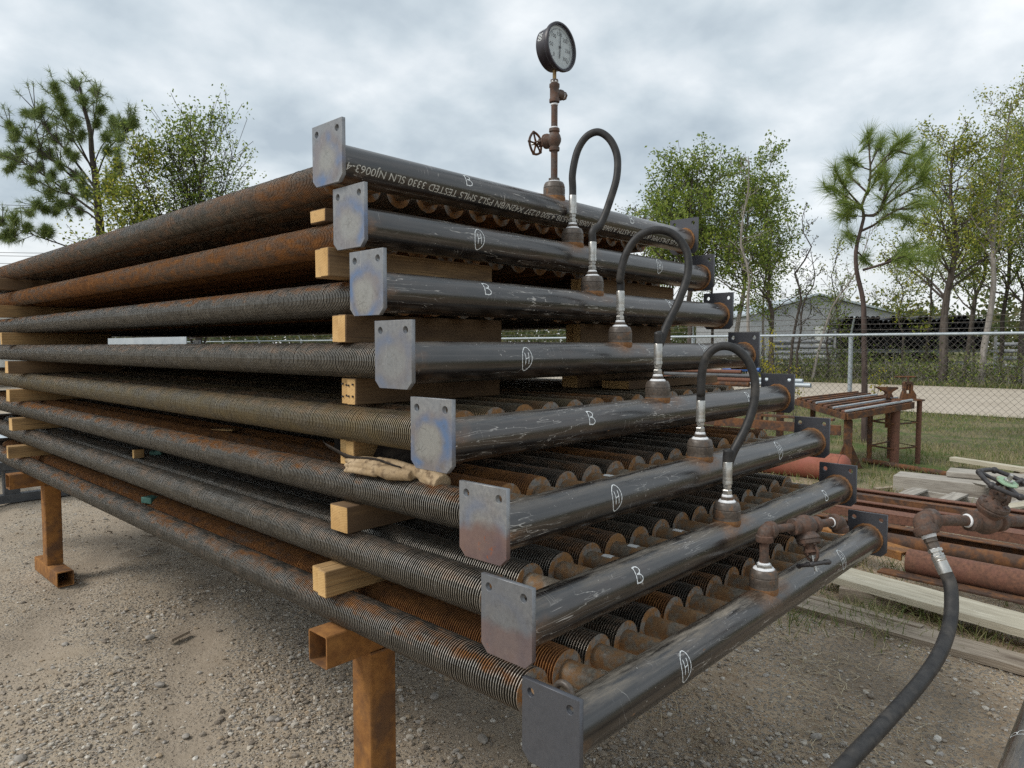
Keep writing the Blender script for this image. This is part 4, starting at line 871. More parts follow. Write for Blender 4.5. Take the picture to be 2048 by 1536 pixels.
for dx, dz, L_, rr in ((-0.028, 0.020, 0.355, 0.0095), (-0.012, 0.030, 0.375, 0.0105), (0.008, 0.032, 0.37, 0.0105), (0.026, 0.026, 0.35, 0.0095), (-0.034, 0.004, 0.35, 0.0085)):
    b.tube([gp(0.20, dx*0.8, dz*0.9), gp(0.26, dx, dz), gp(0.31, dx, dz-0.002), gp(L_, dx, dz-0.008)], [rr*1.2, rr*1.1, rr, rr*0.75], 10)
b.tube([gp(0.05, 0.03, 0.01), gp(0.0, 0.03, 0.004), gp(-0.03, 0.025, -0.004)], [0.026, 0.030, 0.028], 12)
o = remesh_obj(b, 'work_glove', leather('tan glove leather', (0.33, 0.235, 0.135), (0.47, 0.355, 0.225), (0.13, 0.085, 0.05)), 0.0030, sm=3)
tag(o, 'soiled tan leather work glove lying on the sixth bundle', 'glove')
M_CAP = leather('blackened leather', (0.022, 0.018, 0.016), (0.045, 0.036, 0.030), (0.07, 0.055, 0.042))
V, F = [], []; NS, NTT = 34, 19
for a in range(NS):                                   # open fold, closed tip towards the far end of the bundle
    s_ = a/(NS-1); y = 0.515-0.42*s_; g_ = min(1.0, s_*2.6)**0.7
    for q in range(NTT):
        t = -1+2*q/(NTT-1); rim_ = abs(t)**2.2
        xx = 0.150+t*(0.010+0.055*g_)+0.02*s_
        zz_ = zt6+0.010+0.020*(1-g_)+rim_*((0.046 if t < 0 else 0.085)*(0.65+0.35*g_)*(1-0.35*s_))+0.004*math.sin(s_*13+t*2)+0.012*max(0, 0.25-s_)*4
        V.append((xx, y+0.03*rim_*(1-s_)-0.012*t, zz_))
for a in range(NS-1):
    for q in range(NTT-1): F.append((a*NTT+q, (a+1)*NTT+q, (a+1)*NTT+q+1, a*NTT+q+1))
V = np.array(V); lc = V.mean(0); o = add('leather_cuff', mesh_np('leather_cuff', V-lc, F, [M_CAP], 179), None, lc)
md = o.modifiers.new('t', 'SOLIDIFY'); md.thickness = 0.003
tag(o, 'blackened stiff leather gauntlet tucked behind the tan glove', 'gauntlet')
# shackle on the lowest header behind its plate
b = MB(); c = np.array((LV[7][0]+0.062, LV[7][1]+0.012, LV[7][2]+HR)); P = [c+np.array((0, -0.020, -0.004)), c+np.array((0.0, -0.021, 0.016)), c+np.array((0, -0.012, 0.034)), c+np.array((0, 0.004, 0.038)), c+np.array((0, 0.018, 0.030)), c+np.array((0, 0.022, 0.014)), c+np.array((0, 0.02, -0.006))]
sh = thing('shackle', 'small dark steel shackle beside the lowest end plate', 'shackle', c)
b.tube(spline(P, 30), 0.0075, 12); b.build('bow', M_OUT, sh, 179)
b = MB(); b.lathe([(0.006, -0.03), (0.006, 0.034)], c+np.array((0, 0, 0.0)), (0, 1, 0), 12); b.ball(c+np.array((0, 0.036, 0.0)), 0.010); b.build('pin', M_OUT, sh, 50)
# blocks, chips and a zinc strip left on the tubes
o = board((0, 0, 0), (0.05, 0.03, 0.045), M_PINE, None, 'wood_chip'); o.location = (0.20, 2.40, LV[6][2]+FR+0.012); tag(o, 'small upright pine block on the second lowest bundle', 'wood block')
o = board((0, 0, 0), (0.06, 0.075, 0.03), M_GREENW, None, 'wood_chip', 0.3); o.location = (0.20, 2.24, LV[7][2]+FR*0.75); tag(o, 'green painted wood offcut wedged on the lowest bundle', 'wood block')
o = board((0, 0, 0), (0.05, 0.06, 0.02), M_GREENW, None, 'wood_chip', 0.8); o.location = (0.30, 2.42, LV[6][2]+FR*0.9+0.01); tag(o, 'dark green wood chip on the second lowest bundle', 'wood block')
b = MB(); z4 = LV[3][2]+FR
b.box((0.128, 2.08, z4+0.0150), (0.003, 0.98, 0.032)); b.box((0.153, 2.08, z4+0.001), (0.05, 0.98, 0.003))
o = b.build('zinc_angle', M_ZINC, None, None); tag(o, 'bright zinc steel angle lying along the fourth bundle', 'steel angle')
o = board((0, 0, 0), (0.05, 0.11, 0.008), M_PINE, None, 'wood_chip', 0.5); o.location = (0.30, 1.62, LV[5][2]+FR); tag(o, 'thin pale wood splinter on the sixth bundle', 'wood splinter')

# ------------------------------------------------------------------ fence
FX = 11.72
fe = thing('chain_link_fence', 'galvanised chain link fence with barbed wire along the yard', 'fence', (FX, 8, 0))
FY = (-6.0, 40.0)
b = MB(); b.tube([(FX, FY[0], 1.83), (FX, 8, 1.83), (FX, FY[1], 1.83)], 0.024, 12); b.build('top_rail', M_ZINC, fe, 60)
for yy in np.arange(2.49-9.0, 40, 3.0):
    b = MB(); b.tube([(FX+0.035, yy, -0.1), (FX+0.035, yy, 0.9), (FX+0.035, yy, 1.80)], 0.036, 14); b.lathe([(0.040, 1.77), (0.040, 1.80), (0.03, 1.85), (0.02, 1.86)], (FX+0.035, yy, 0), (0, 0, 1), 14)
    pst = b.build('post', M_ZINC, fe, 50)
    b = MB(); b.tube([(FX+0.03, yy, 1.84), (FX-0.20, yy-0.12, 2.13)], 0.014, 8); b.build('barb_arm', M_ZINC, pst)
for k in range(3):
    f_ = (0.30, 0.62, 0.96)[k]; xx = FX+0.03-0.23*f_; zq = 1.84+0.29*f_; ys = np.arange(FY[0], FY[1]+0.1, 1.5)
    b = MB(); b.tube([(xx, y, zq-0.02*abs(math.sin(math.pi*(y-2.49)/3.0))) for y in ys], 0.0045, 4)
    for y in np.arange(FY[0], 22, 0.16):
        zz_ = zq-0.02*abs(math.sin(math.pi*(y-2.49)/3.0)); b.tube([(xx-0.012, y, zz_-0.016), (xx+0.010, y+0.008, zz_+0.016)], 0.0028, 3); 
    b.build('barbed_wire', M_WIRE, fe, None)
# mesh fabric: zigzag wires, interlocked diamonds
PX = 0.0505; r_ = 0.0031
V = []; Q = []
ny = int((24-FY[0])/PX); nz = 35; zs = np.linspace(0.03, 1.82, nz+1)
for k in range(ny):
    y0 = FY[0]+k*PX*1.0
    sgn = np.where(np.arange(nz+1) % 2 == k % 2, -0.5, 0.5)*PX
    yy = y0+sgn*1.05; xx = FX-0.02+np.where(np.arange(nz+1) % 2 == 0, 0.001, -0.001)
    b0 = len(V)
    P = np.stack((xx, yy, zs), 1); bow = 0.012*math.sin(k*0.11)+0.010*math.sin(k*0.037)
    P[:, 0] += bow*np.sin(np.linspace(0, math.pi, nz+1))
    for o_ in ((r_, 0, 0), (-r_*0.5, r_*0.9, 0), (-r_*0.5, -r_*0.9, 0)): V.append(P+np.array(o_))
V = np.array(V).reshape(ny, 3, nz+1, 3); idx = np.arange(ny*3*(nz+1)).reshape(ny, 3, nz+1); QQ = []
for a in range(3):
    c_ = (a+1) % 3; QQ.append(np.stack((idx[:, a, :-1], idx[:, c_, :-1], idx[:, c_, 1:], idx[:, a, 1:]), -1).reshape(-1, 4))
o = add('chain_link_mesh', quads_np('chain_link_mesh', V.reshape(-1, 3)-wloc(fe), np.concatenate(QQ), [M_WIRE]), fe); tag(o, kind='stuff')

# ------------------------------------------------------------------ yard clutter at the right
def plank(name, lab, cat, p0, p1, w, th, mat, z0, z1, grp=None, notch=0, bow=0.0):
    p0 = np.array((*p0, 0.0)); p1 = np.array((*p1, 0.0)); L = np.linalg.norm(p1-p0); d = (p1-p0)/L; ang = math.atan2(d[1], d[0])
    nx = 26; V = []; F = []
    for i in range(nx+1):
        t = i/nx; x = -L/2+L*t; jag = 0
        for (yy, zz_) in ((-w/2, 0), (w/2, 0), (w/2, th), (-w/2, th)):
            e_ = random.uniform(-1, 1)*0.004+(random.uniform(-notch, notch) if i in (0, nx) and notch else 0)
            V.append((x+e_*1.5, yy+random.uniform(-1, 1)*0.003, zz_+bow*math.sin(t*math.pi)+random.uniform(-1, 1)*0.001))
    for i in range(nx):
        for a in range(4):
            c_ = (a+1) % 4; F.append((i*4+a, i*4+c_, i*4+4+c_, i*4+4+a))
    F += [(0, 3, 2, 1), (nx*4, nx*4+1, nx*4+2, nx*4+3)]
    o = add(name, mesh_np(name, V, [tuple(reversed(f_)) for f_ in F], [mat], 25)); c_ = (p0+p1)/2
    o.location = (c_[0], c_[1], (z0+z1)/2); o.rotation_euler = (0, -math.atan2(z1-z0, L), ang); return tag(o, lab, cat, grp)
plank('plank', 'long pale plank raised on a block, nearest the rusty steel', 'plank', (3.775, 0.16), (3.46, -1.35), 0.28, 0.042, M_PALEW, 0.085, 0.085)
o = board((0, 0, 0), (0.35, 0.10, 0.085), M_ROTW, None, 'support_block', 1.75); o.location = (3.62, -0.16, 0.043); tag(o, 'dark timber block under the long pale plank', 'wood block')
plank('plank', 'brown rotting plank with split end lying flat on the dirt', 'plank', (3.26, 0.17), (3.14, -1.5), 0.20, 0.036, M_ROTW, 0.008, 0.008, notch=0.05)
plank('plank', 'splintered sliver lying along the brown rotting plank', 'plank', (3.36, 0.03), (3.30, -0.55), 0.06, 0.02, M_ROTW, 0.03, 0.035, notch=0.1)
# rusted steel lying on bearers
def pipe_thing(name, lab, cat, p0, p1, r, mat, hollow=True, grp=None):
    b = MB(); d = np.asarray(p1, float)-np.asarray(p0, float); L = np.linalg.norm(d)
    prof = [(r*0.9, 0.02), (r*0.9, 0.0), (r, 0.0), (r, L/2), (r, L), (r*0.9, L), (r*0.9, L-0.02)] if hollow else [(r*0.8, 0), (r, 0.01), (r, L)]
    b.lathe(prof, p0, d, 28); return tag(b.build(name, mat, None, 45), lab, cat, grp)
pipe_thing('steel_pipe', 'thick red brown rusted pipe lying beside the pale plank', 'pipe', (4.16, -0.245, 0.175), (4.08, -2.0, 0.175), 0.082, M_REDRUST)
def chan(name, lab, p0, p1, w, h, t, mat, grp='rusted steel lengths on bearers', legs=1, rx=0.0):
    p0 = np.array(p0, float); p1 = np.array(p1, float); d = p1-p0; L = np.linalg.norm(d); d /= L; u, v, a = frame(d, (0, 0, 1)); v2 = np.array((0, 0, 1.0)); u2 = unit(np.cross(v2, d)); b = MB()
    Rm = np.stack((d, u2, np.cross(d, u2)), 1); Rm = Rm@rotx(rx); c = (p0+p1)/2
    b.box(c, (L, w, t), Rm, 0, 0.001)
    if legs >= 1: b.box(c+Rm@np.array((0, w/2-t/2, -h/2-t*0.05)), (L-0.001, t, h), Rm, 0, 0.001)
    if legs >= 2: b.box(c+Rm@np.array((0, -w/2+t/2, -h/2-t*0.05)), (L-0.001, t, h), Rm, 0, 0.001)
    return tag(b.build(name, mat, None, None), lab, 'steel section', grp)
chan('steel_channel', 'orange rusted flat channel end beside the thick rusted pipe', (4.55, 0.62, 0.235), (4.19, -0.24, 0.225), 0.155, 0.05, 0.012, M_BEAM, legs=2)
chan('steel_channel', 'dark rusted flat bar below the thick rusted pipe', (4.05, -0.10, 0.105), (3.93, -2.0, 0.105), 0.12, 0.04, 0.012, M_DKRUST, legs=1)
for k, (x, y, z, w, mt, lab) in enumerate(((5.0, 0.55, 0.20, 0.10, M_DKRUST, 'narrow dark rusted channel nearest in the steel pile'), (5.22, 0.60, 0.26, 0.16, M_REDRUST, 'wide red brown channel in the middle of the steel pile'),
        (5.46, 0.62, 0.27, 0.07, M_REDRUST, 'slim rusted angle behind the wide channel'), (5.62, 0.66, 0.30, 0.09, M_DKRUST, 'dark rusted channel near the back of the steel pile'), (5.80, 0.70, 0.31, 0.08, M_REDRUST, 'rearmost rusted angle of the steel pile'))):
    chan('steel_channel', lab, (x, y+0.25, z), (x-0.02, y-2.4, z-0.01), w, 0.07, 0.009, mt, legs=2 if k in (1, 3) else 1)
pipe_thing('steel_pipe', 'slim rusted pipe under the steel pile', 'pipe', (4.86, 0.55, 0.12), (4.80, -1.9, 0.12), 0.055, M_DKRUST)
for k, (y, lab) in enumerate(((0.22, 'timber bearer under the left of the steel pile'), (-1.3, 'timber bearer under the right of the steel pile'))):
    o = board((0, 0, 0), (1.75, 0.10, 0.062), M_PINE2 if k == 0 else M_ROTW, None, 'timber_bearer'); o.location = (4.95, y, 0.031); tag(o, lab, 'timber')
# pallet
pl = thing('wooden_pallet', 'weathered grey pallet with missing boards beyond the steel pile', 'pallet', (6.65, -0.2, 0))
for k, xx in enumerate((6.08, 6.45, 6.80, 7.16)): board((xx, -0.35, 0.065), (1.75, 0.04, 0.085), M_GREYW, pl, 'stringer', math.pi/2-0.08)
for k, yy in enumerate((0.42, 0.06, -0.42, -0.78, -1.1)): board((6.62+0.02*k, yy, 0.119), (1.22, 0.145, 0.02), M_GREYW, pl, 'deck_board', -0.09+random.uniform(-.02, .02))
for k, yy in enumerate((0.30, -1.0)): board((6.62, yy, 0.012), (1.2, 0.10, 0.02), M_GREYW, pl, 'deck_board', -0.08)
def timber(lab, c, size, mat, rz): o = board((0, 0, 0), size, mat, None, 'timber', rz, 0.008); o.location = c; tag(o, lab, 'timber', 'old timbers behind the pallet'); return o
timber('massive weathered timber lying behind the pallet', (7.60, -0.42, 0.105), (2.2, 0.34, 0.21), M_GREYW, R(-87))
timber('ragged grey plank end on top of the massive timber', (7.88, -0.72, 0.245), (1.9, 0.32, 0.06), M_GREYW, R(-85))
timber('long thin timber beyond the massive one', (8.25, -0.9, 0.06), (1.8, 0.24, 0.12), M_ROTW, R(-88))
plank('plank', 'straight light plank lying near the fence turf', 'plank', (9.75, 0.55), (8.9, -1.4), 0.13, 0.05, M_PALEW, 0.10, 0.10)
o = board((0, 0, 0), (0.5, 0.12, 0.095), M_ROTW, None, 'support_block', 0.4); o.location = (9.35, -0.3, 0.047); tag(o, 'dark block under the light plank near the fence', 'wood block')
pipe_thing('steel_pipe', 'thin old pipe lying in the grass below the vise stand', 'pipe', (9.35, 1.55, 0.045), (8.6, -0.3, 0.045), 0.035, M_DKRUST)
plank('plank', 'loose grey board slanting across the massive timber', 'plank', (7.25, -0.15), (8.3, -0.95), 0.15, 0.028, M_GREYW, 0.215, 0.30, notch=0.02)
plank('plank', 'short weathered board lying crooked left of the pallet', 'plank', (5.98, 0.95), (6.9, 0.62), 0.12, 0.025, M_GREYW, 0.012, 0.02, notch=0.03)
plank('plank', 'grey board propped on the pallet at an angle', 'plank', (6.25, -0.25), (7.3, -0.75), 0.13, 0.022, M_PALEW, 0.135, 0.14, notch=0.02)
plank('plank', 'narrow rotten lath in the grass behind the pallet', 'plank', (7.35, 0.85), (8.35, 0.35), 0.07, 0.022, M_ROTW, 0.02, 0.02, notch=0.03)
# red tank
tk = thing('red_tank', 'red primed steel cylinder lying on the grass beside the table', 'tank', (7.72, 2.6, 0))
b = MB(); Rt = 0.165; prof = [(0.0, 0.0)]+[(Rt*math.sin(t), 0.09*(1-math.cos(t))) for t in np.linspace(0.15, math.pi/2, 8)]+[(Rt, 1.2), (Rt, 2.6)]
b.lathe(prof, (7.72, 1.22, Rt), (0, 1, 0), 40); b.build('shell', M_TANK, tk, 40)
b = MB(); b.torus((7.72, 1.32, Rt), (0, 1, 0), Rt, 0.004, 40, 6); b.build('seam_weld', M_REDRUST, tk)
# scrap table
TA, TB, TC, TD = at(1693, 824, 9.2), at(1826, 801, 9.5), at(1705, 783, 10.9), at(1592, 795, 10.4)
tb = thing('scrap_table', 'rusted bar topped steel work table near the fence', 'table', (*((TA+TC)/2)[:2], 0))
nrm = unit(np.cross(TB-TA, TD-TA)); nrm = nrm if nrm[2] > 0 else -nrm
nb_ = 9
for k in range(nb_):
    t0, t1 = (k+0.12)/nb_, (k+0.88)/nb_; mt = M_DKRUST if k % 3 else M_REDRUST
    b = MB(); q = [TA+(TD-TA)*t0, TB+(TC-TB)*t0, TB+(TC-TB)*t1, TA+(TD-TA)*t1]
    b._add([p-nrm*0.02 for p in q]+[p+nrm*random.uniform(0, 0.004) for p in q], [(3, 2, 1, 0), (4, 5, 6, 7), (0, 1, 5, 4), (1, 2, 6, 5), (2, 3, 7, 6), (3, 0, 4, 7)], 0)
    L_ = np.linalg.norm(TB-TA); nn = 26
    for s_ in range(nn):                                                    # raised teeth along each bar
        f_ = (s_+0.5)/nn; p = (TA+(TD-TA)*t0)*(1-f_)+(TB+(TC-TB)*t0)*f_; b.box(p+nrm*0.008, (0.05, 0.03, 0.02), np.stack((unit(TB-TA), np.cross(nrm, unit(TB-TA)), nrm), 1), 1)
    b.build('top_bar', [mt, M_ZINC if k in (0, 2, 5) else M_DKRUST], tb, None)
def beam2(p, q, w, h, mat, name, par):
    p, q = np.asarray(p, float), np.asarray(q, float); d = unit(q-p); u, v, a = frame(d); b = MB(); b.box((p+q)/2, (np.linalg.norm(q-p), w, h), np.stack((a, u, v), 1), 0, 0.003); return b.build(name, mat, par, None)
for p, q in ((TA, TB), (TB, TC), (TC, TD), (TD, TA)): beam2(p-nrm*0.065, q-nrm*0.065, 0.05, 0.085, M_DKRUST, 'rim_beam', tb)
lp = TA+(TB-TA)*0.02+(TD-TA)*0.06; lp = at(1697, 830, 9.35); lt = at(1697, 840, 9.35)
b = MB(); zl = lt[2]; lx, ly = lp[0], lp[1]
b.box((lx, ly, zl/2), (0.10, 0.10, zl), rotz(0.4), 0, 0.004); b.build('leg', M_DKRUST, tb, None)
b = MB(); uu = np.array((*RGT[:2], 0)); b.prism([(-0.18, 0.0), (0.20, 0.0), (0.05, 0.33), (-0.05, 0.33)], (lx, ly, 0.0), uu, (0, 0, 1), 0.02); b.build('gusset', M_DKRUST, tb, None)
for px, d in ((1626, 10.5), (1790, 10.3)):
    l2 = at(px, 815, d); b = MB(); b.box((l2[0], l2[1], l2[2]/2), (0.06, 0.06, l2[2]), None, 0, 0.003); b.build('leg', M_DKRUST, tb, None)
# vise stand
vs_ = thing('vise_stand', 'rusted three legged stand with chain vise and small anvil', 'vise stand', (9.7, 1.25, 0))
legs = [at(1738, 925, 9.75), at(1788, 932, 9.55), at(1835, 926, 9.75), at(1778, 905, 10.2)]; top_z = (0.86, 0.90, 0.885, 0.86)
for k, p in enumerate(legs):
    b = MB(); r0 = (0.034, 0.058, 0.034, 0.03)[k]; b.tube([(p[0], p[1], -0.05), (p[0], p[1], 0.45), (p[0]+0.01, p[1], top_z[k])], r0, 14); b.build('leg', (M_DKRUST, M_REDRUST, M_REDRUST, M_DKRUST)[k], vs_, 60)
for zz_ in (0.24, 0.58):
    P = [(legs[0][0], legs[0][1]-0.02, zz_+0.02), (legs[1][0]-0.06, legs[1][1], zz_), (legs[2][0], legs[2][1], zz_), (legs[3][0]+0.03, legs[3][1], zz_+0.01), (legs[0][0], legs[0][1]-0.02, zz_+0.02)]
    b = MB(); b.tube(P, 0.012, 8); b.build('hoop', M_DKRUST, vs_)
vp = at(1815, 800, 9.65); uu = np.array((*RGT[:2], 0)); zt_ = 0.90
b = MB(); b.box((vp[0], vp[1], zt_), (0.36, 0.22, 0.02), np.stack((uu, np.cross((0, 0, 1), uu), (0, 0, 1)), 1), 0, 0.002); b.build('top_plate', M_DKRUST, vs_, None)
b = MB(); o_ = np.array((vp[0], vp[1], zt_+0.01))
b.prism([(-0.095, 0), (0.105, 0), (0.10, 0.06), (0.06, 0.12), (0.035, 0.12), (0.035, 0.075), (-0.035, 0.075), (-0.035, 0.12), (-0.06, 0.12), (-0.085, 0.06)], o_, uu, (0, 0, 1), 0.07)
b.prism([(-0.065, 0.11), (-0.035, 0.11), (-0.03, 0.215), (-0.045, 0.235), (-0.07, 0.22)], o_, uu, (0, 0, 1), 0.05); b.prism([(0.035, 0.11), (0.06, 0.11), (0.062, 0.22), (0.045, 0.235), (0.03, 0.215)], o_, uu, (0, 0, 1), 0.05)
b.prism([(-0.05, 0.205), (0.045, 0.205), (0.045, 0.24), (-0.05, 0.24)], o_, uu, (0, 0, 1), 0.05); b.prism([(-0.012, 0.12), (0.012, 0.12), (0.012, 0.2), (-0.012, 0.2)], o_, uu, (0, 0, 1), 0.03)
b.tube([o_+np.array((0, 0, 0.23)), o_+np.array((0, 0, 0.31))], 0.014, 10); b.tube([o_+uu*-0.19+np.array((0, 0, 0.305)), o_+uu*0.10+np.array((0, 0, 0.305))], 0.011, 8); b.build('yoke_vise', M_DKRUST, vs_, None)
b = MB(); o_ = at(1776, 795, 9.75); b.prism([(-0.06, 0), (0.06, 0), (0.03, 0.06), (0.05, 0.085), (0.12, 0.125), (0.12, 0.145), (-0.15, 0.15), (-0.19, 0.155), (-0.10, 0.105), (-0.045, 0.08), (-0.03, 0.06)], o_, uu, (0, 0, 1), 0.08); b.tube([o_, (o_[0], o_[1], 0.5)], 0.03, 10); b.build('anvil', M_DKRUST, vs_, None)
# rack of odd pipes beyond the stack
rk = thing('pipe_rack', 'low rusty rack carrying assorted pipes behind the stack', 'rack', (8.2, 3.4, 0))
for yy in (2.45, 3.4, 4.6):
    for xx in (7.95, 8.65): b = MB(); b.box((xx, yy, 0.51), (0.08, 0.08, 1.02), None, 0, 0.003); b.build('post', M_DKRUST, rk, None)
    b = MB(); b.box((8.3, yy, 1.05), (0.80, 0.09, 0.06), None, 0, 0.003); b.build('crossbar', M_DKRUST, rk, None)
b = MB(); b.box((7.90, 3.2, 0.60), (0.05, 3.6, 0.12), None, 0, 0.003); b.build('side_rail', M_DKRUST, rk, None)
b = MB(); b.box((7.96, 3.2, 0.72), (0.09, 3.4, 0.03), None, 0, 0.003); b.build('side_rail', M_DKRUST, rk, None)
pcs = [(8.0, 1.115, 0.033, M_DKRUST, 2.62), (8.08, 1.115, 0.033, M_REDRUST, 2.70), (8.02, 1.175, 0.030, M_REDRUST, 2.60), (8.10, 1.178, 0.03, M_WHITEP, 2.66), (8.03, 1.232, 0.028, M_DKSTEEL, 2.55), (8.04, 1.285, 0.026, M_REDRUST, 2.75), (8.06, 1.315, 0.022, M_WHITEP, 3.05), (8.35, 1.115, 0.03, M_ZINC, 1.93), (8.43, 1.115, 0.03, M_ZINC, 1.98), (8.39, 1.17, 0.028, M_ZINC, 2.05), (8.52, 1.30, 0.03, M_BLUEP, 2.7)]
plab = ['dark rusty pipe at the rack bottom', 'red rusty pipe at the rack bottom', 'red brown pipe in the rack middle', 'flaking white pipe in the rack middle', 'grey steel tube in the rack middle', 'rust red tube near the rack top', 'white painted tube on top of the rack', 'grey conduit end poking out past the far plate', 'second grey conduit poking out of the rack', 'upper grey conduit poking out of the rack', 'blue painted tube at the back of the rack']
for (xx, zz_, rr, mt, ye), lb in zip(pcs, plab): pipe_thing('rack_pipe', lb, 'pipe', (xx, ye, zz_), (xx, ye+2.6, zz_), rr, mt, True, 'pipes on the rack')
# dark steel skids behind the far trestle
sk_ = thing('steel_skid', 'dark grey steel skid frame on the ground behind the far trestle', 'skid', (1.0, 8.3, 0))
for yy, zz_ in ((7.25, 0.06), (7.25, 0.40), (9.2, 0.06), (9.2, 0.40)): b = MB(); b.box((0.9, yy, zz_), (3.4, 0.10, 0.09), rotz(0.0), 0, 0.004); b.build('rail', M_DKSTEEL, sk_, None)
for xx in (-0.5, 0.62, 1.7, 2.4):
    for yy in (7.25, 9.2): b = MB(); b.box((xx, yy, 0.23), (0.14, 0.09, 0.25), None, 0, 0.004); b.build('stub_post', M_DKSTEEL, sk_, None)
    b = MB(); b.box((xx, 8.22, 0.41), (0.10, 1.85, 0.08), None, 0, 0.004); b.build('crossbar', M_DKSTEEL, sk_, None)
for k, xx in enumerate(np.linspace(-0.6, 2.2, 7)):
    pipe_thing('skid_pipe', 'pale grey pipe lying across the dark steel skid', 'pipe', (xx, 6.9, 0.50+(k % 2)*0.01), (xx+0.1, 9.8, 0.50), 0.045, M_ZINC, True, 'pale pipes on the dark skid')
# white trailer far left
wt = thing('box_trailer', 'white box trailer parked far behind the left end of the stack', 'trailer', (2.0, 34, 0))
b = MB(); b.box((2.0, 34, 1.75), (9, 2.5, 2.4), None, 0, 0.05); b.build('body', M_WHITEP, wt, None)
b = MB(); b.box((2.0, 32.72, 0.58), (9, 0.08, 0.12)); b.build('side_rail', M_DKSTEEL, wt, None)
for xx in (-1.2, -0.2, 3.4):
    b = MB(); b.lathe([(0.2, 0), (0.42, 0.02), (0.45, 0.12), (0.42, 0.22), (0.2, 0.24)], (xx, 32.75, 0.45), (0, 1, 0), 24); wl = b.build('wheel', M_RUBBER, wt, 40)
    b = MB(); b.lathe([(0.05, -0.03), (0.19, -0.02), (0.2, 0.02)], (xx, 32.75, 0.45), (0, 1, 0), 16); b.build('rim', M_DKSTEEL, wl)
for k in range(8): b = MB(); b.box((-2.2+k*1.2, 32.735, 1.75), (0.05, 0.03, 2.2)); b.build('rib', M_WHITEP, wt, None)

# ------------------------------------------------------------------ neighbouring yard: pipe stack and warehouse
PS = cyl = None
b = MB(); b.lathe([(0.118, 0.4), (0.118, 0.0), (0.138, 0.0), (0.138, 3.0), (0.138, 6.0), (0.118, 6.0)], (0, 0, 0), (1, 0, 0), 16); b.f = b.f[:-2]; b.m = b.m[:-2]; PIPE_S = mesh_np('coated_pipe', np.array(b.v), b.f, [M_BLK], 40)
b = MB(); b.lathe([(0.235, 0.6), (0.235, 0.0), (0.262, 0.0), (0.262, 3.0), (0.262, 6.0), (0.235, 6.0)], (0, 0, 0), (1, 0, 0), 20); b.f = b.f[:-2]; b.m = b.m[:-2]; PIPE_L = mesh_np('coated_pipe', np.array(b.v), b.f, [M_BLK], 40)
pL, pR = at(1678, 660, 43), at(1985, 660, 40.5)
ydir = unit(np.array((pR[0]-pL[0], pR[1]-pL[1], 0))); wd = float(np.linalg.norm((pR-pL)[:2])); nrow = int(wd/0.285); base_z = 0.0
rzp = math.atan2(ydir[1], ydir[0])+math.pi/2
RN = ('lowest', 'second', 'third', 'uppermost')
for r0, nr, full in ((2.62, 4, 'upper'), (1.60, 4, 'lower')):
    for k in range(nr):
        for j in range(nrow):
            if k == nr-1 and random.random() < 0.62: continue
            q = pL+ydir*(0.285*j+(0.142 if k % 2 else 0)); o = add('coated_pipe', PIPE_S, None, (q[0]+random.uniform(-.08, .08), q[1], r0+0.24*k), (0, 0, rzp))
            tag(o, 'black pipe end in the %s row of the %s tier beyond the road' % (RN[k], full), 'pipe', 'black pipes, %s row of the %s tier' % (RN[k], full))
for j in range(10):
    q = pL+ydir*(0.6+0.56*j); o = add('coated_pipe', PIPE_L, None, (q[0], q[1], 0.98), (0, 0, rzp)); tag(o, 'large black pipe in the bottom row beyond the road', 'pipe', 'large black pipes beyond the road')
pkr = thing('stack_rack', 'grey steel storage rack under the black pipes beyond the road', 'rack', (*((pL+pR)/2)[:2], 0))
for zz_, hh in ((0.62, 0.12), (1.36, 0.14), (2.44, 0.10)):
    for off in (0.25, 5.2): b = MB(); u_ = np.array((math.cos(rzp), math.sin(rzp), 0)); c_ = (pL+pR)/2*np.array((1, 1, 0))+u_*off+np.array((0, 0, zz_)); b.box(c_, (wd+1.0, 0.16, hh), np.stack((ydir, np.cross((0, 0, 1), ydir), (0, 0, 1)), 1)); b.build('rack_beam', M_YGREY, pkr, None)
for f_ in (-0.02, 0.33, 0.67, 1.03):
    for off in (0.25, 5.2): q = pL+(pR-pL)*f_+np.array((math.cos(rzp), math.sin(rzp), 0))*off; b = MB(); b.box((q[0], q[1], 1.3), (0.14, 0.14, 2.6)); b.build('rack_post', M_YGREY, pkr, None)
for k in range(9):                                             # pale pipes lying crosswise in the same yard
    q0 = at(1545, 700, 44+k*0.4); q1 = at(1665, 700, 43+k*0.4); z_ = 0.5+0.36*(k // 2); pipe_thing('yard_pipe', 'pale grey pipe lying crosswise beside the black pipe stack', 'pipe', (q0[0], q0[1], z_), (q1[0], q1[1], z_), 0.12, M_YGREY, True, 'pale pipes beside the black stack')
for k in range(8):
    q0 = at(1990, 700, 41+k*0.4); q1 = at(2200, 700, 38+k*0.4); z_ = 0.5+0.42*(k // 2); pipe_thing('yard_pipe', 'pale grey pipe lying crosswise right of the black pipe stack', 'pipe', (q0[0], q0[1], z_), (q1[0], q1[1], z_), 0.12, M_YGREY, True, 'pale pipes right of the black stack')
def clad_mat():
    n = NT('grey ribbed cladding'); v = n.co(); w_ = n.wave(v, 3.2, 0.0, 0, 'BANDS', 'Y'); a = n.noise(v, 0.6, 4, 0.6)
    return n.done(n.mix(n.rng(a, 0.35, 0.65), (0.31, 0.32, 0.335), (0.38, 0.39, 0.405)), 0.6, 0, n.bump(w_, 0.6, 0.05), 0.3)
M_CLAD = clad_mat()
ap = at(1634, 592, 84); el_ = at(1500, 628, 84); er = at(1800, 634, 84)
wh = thing('warehouse', 'grey metal clad gabled warehouse beyond the trees', 'building', ((el_[0]+er[0])/2, (el_[1]+er[1])/2, 0))
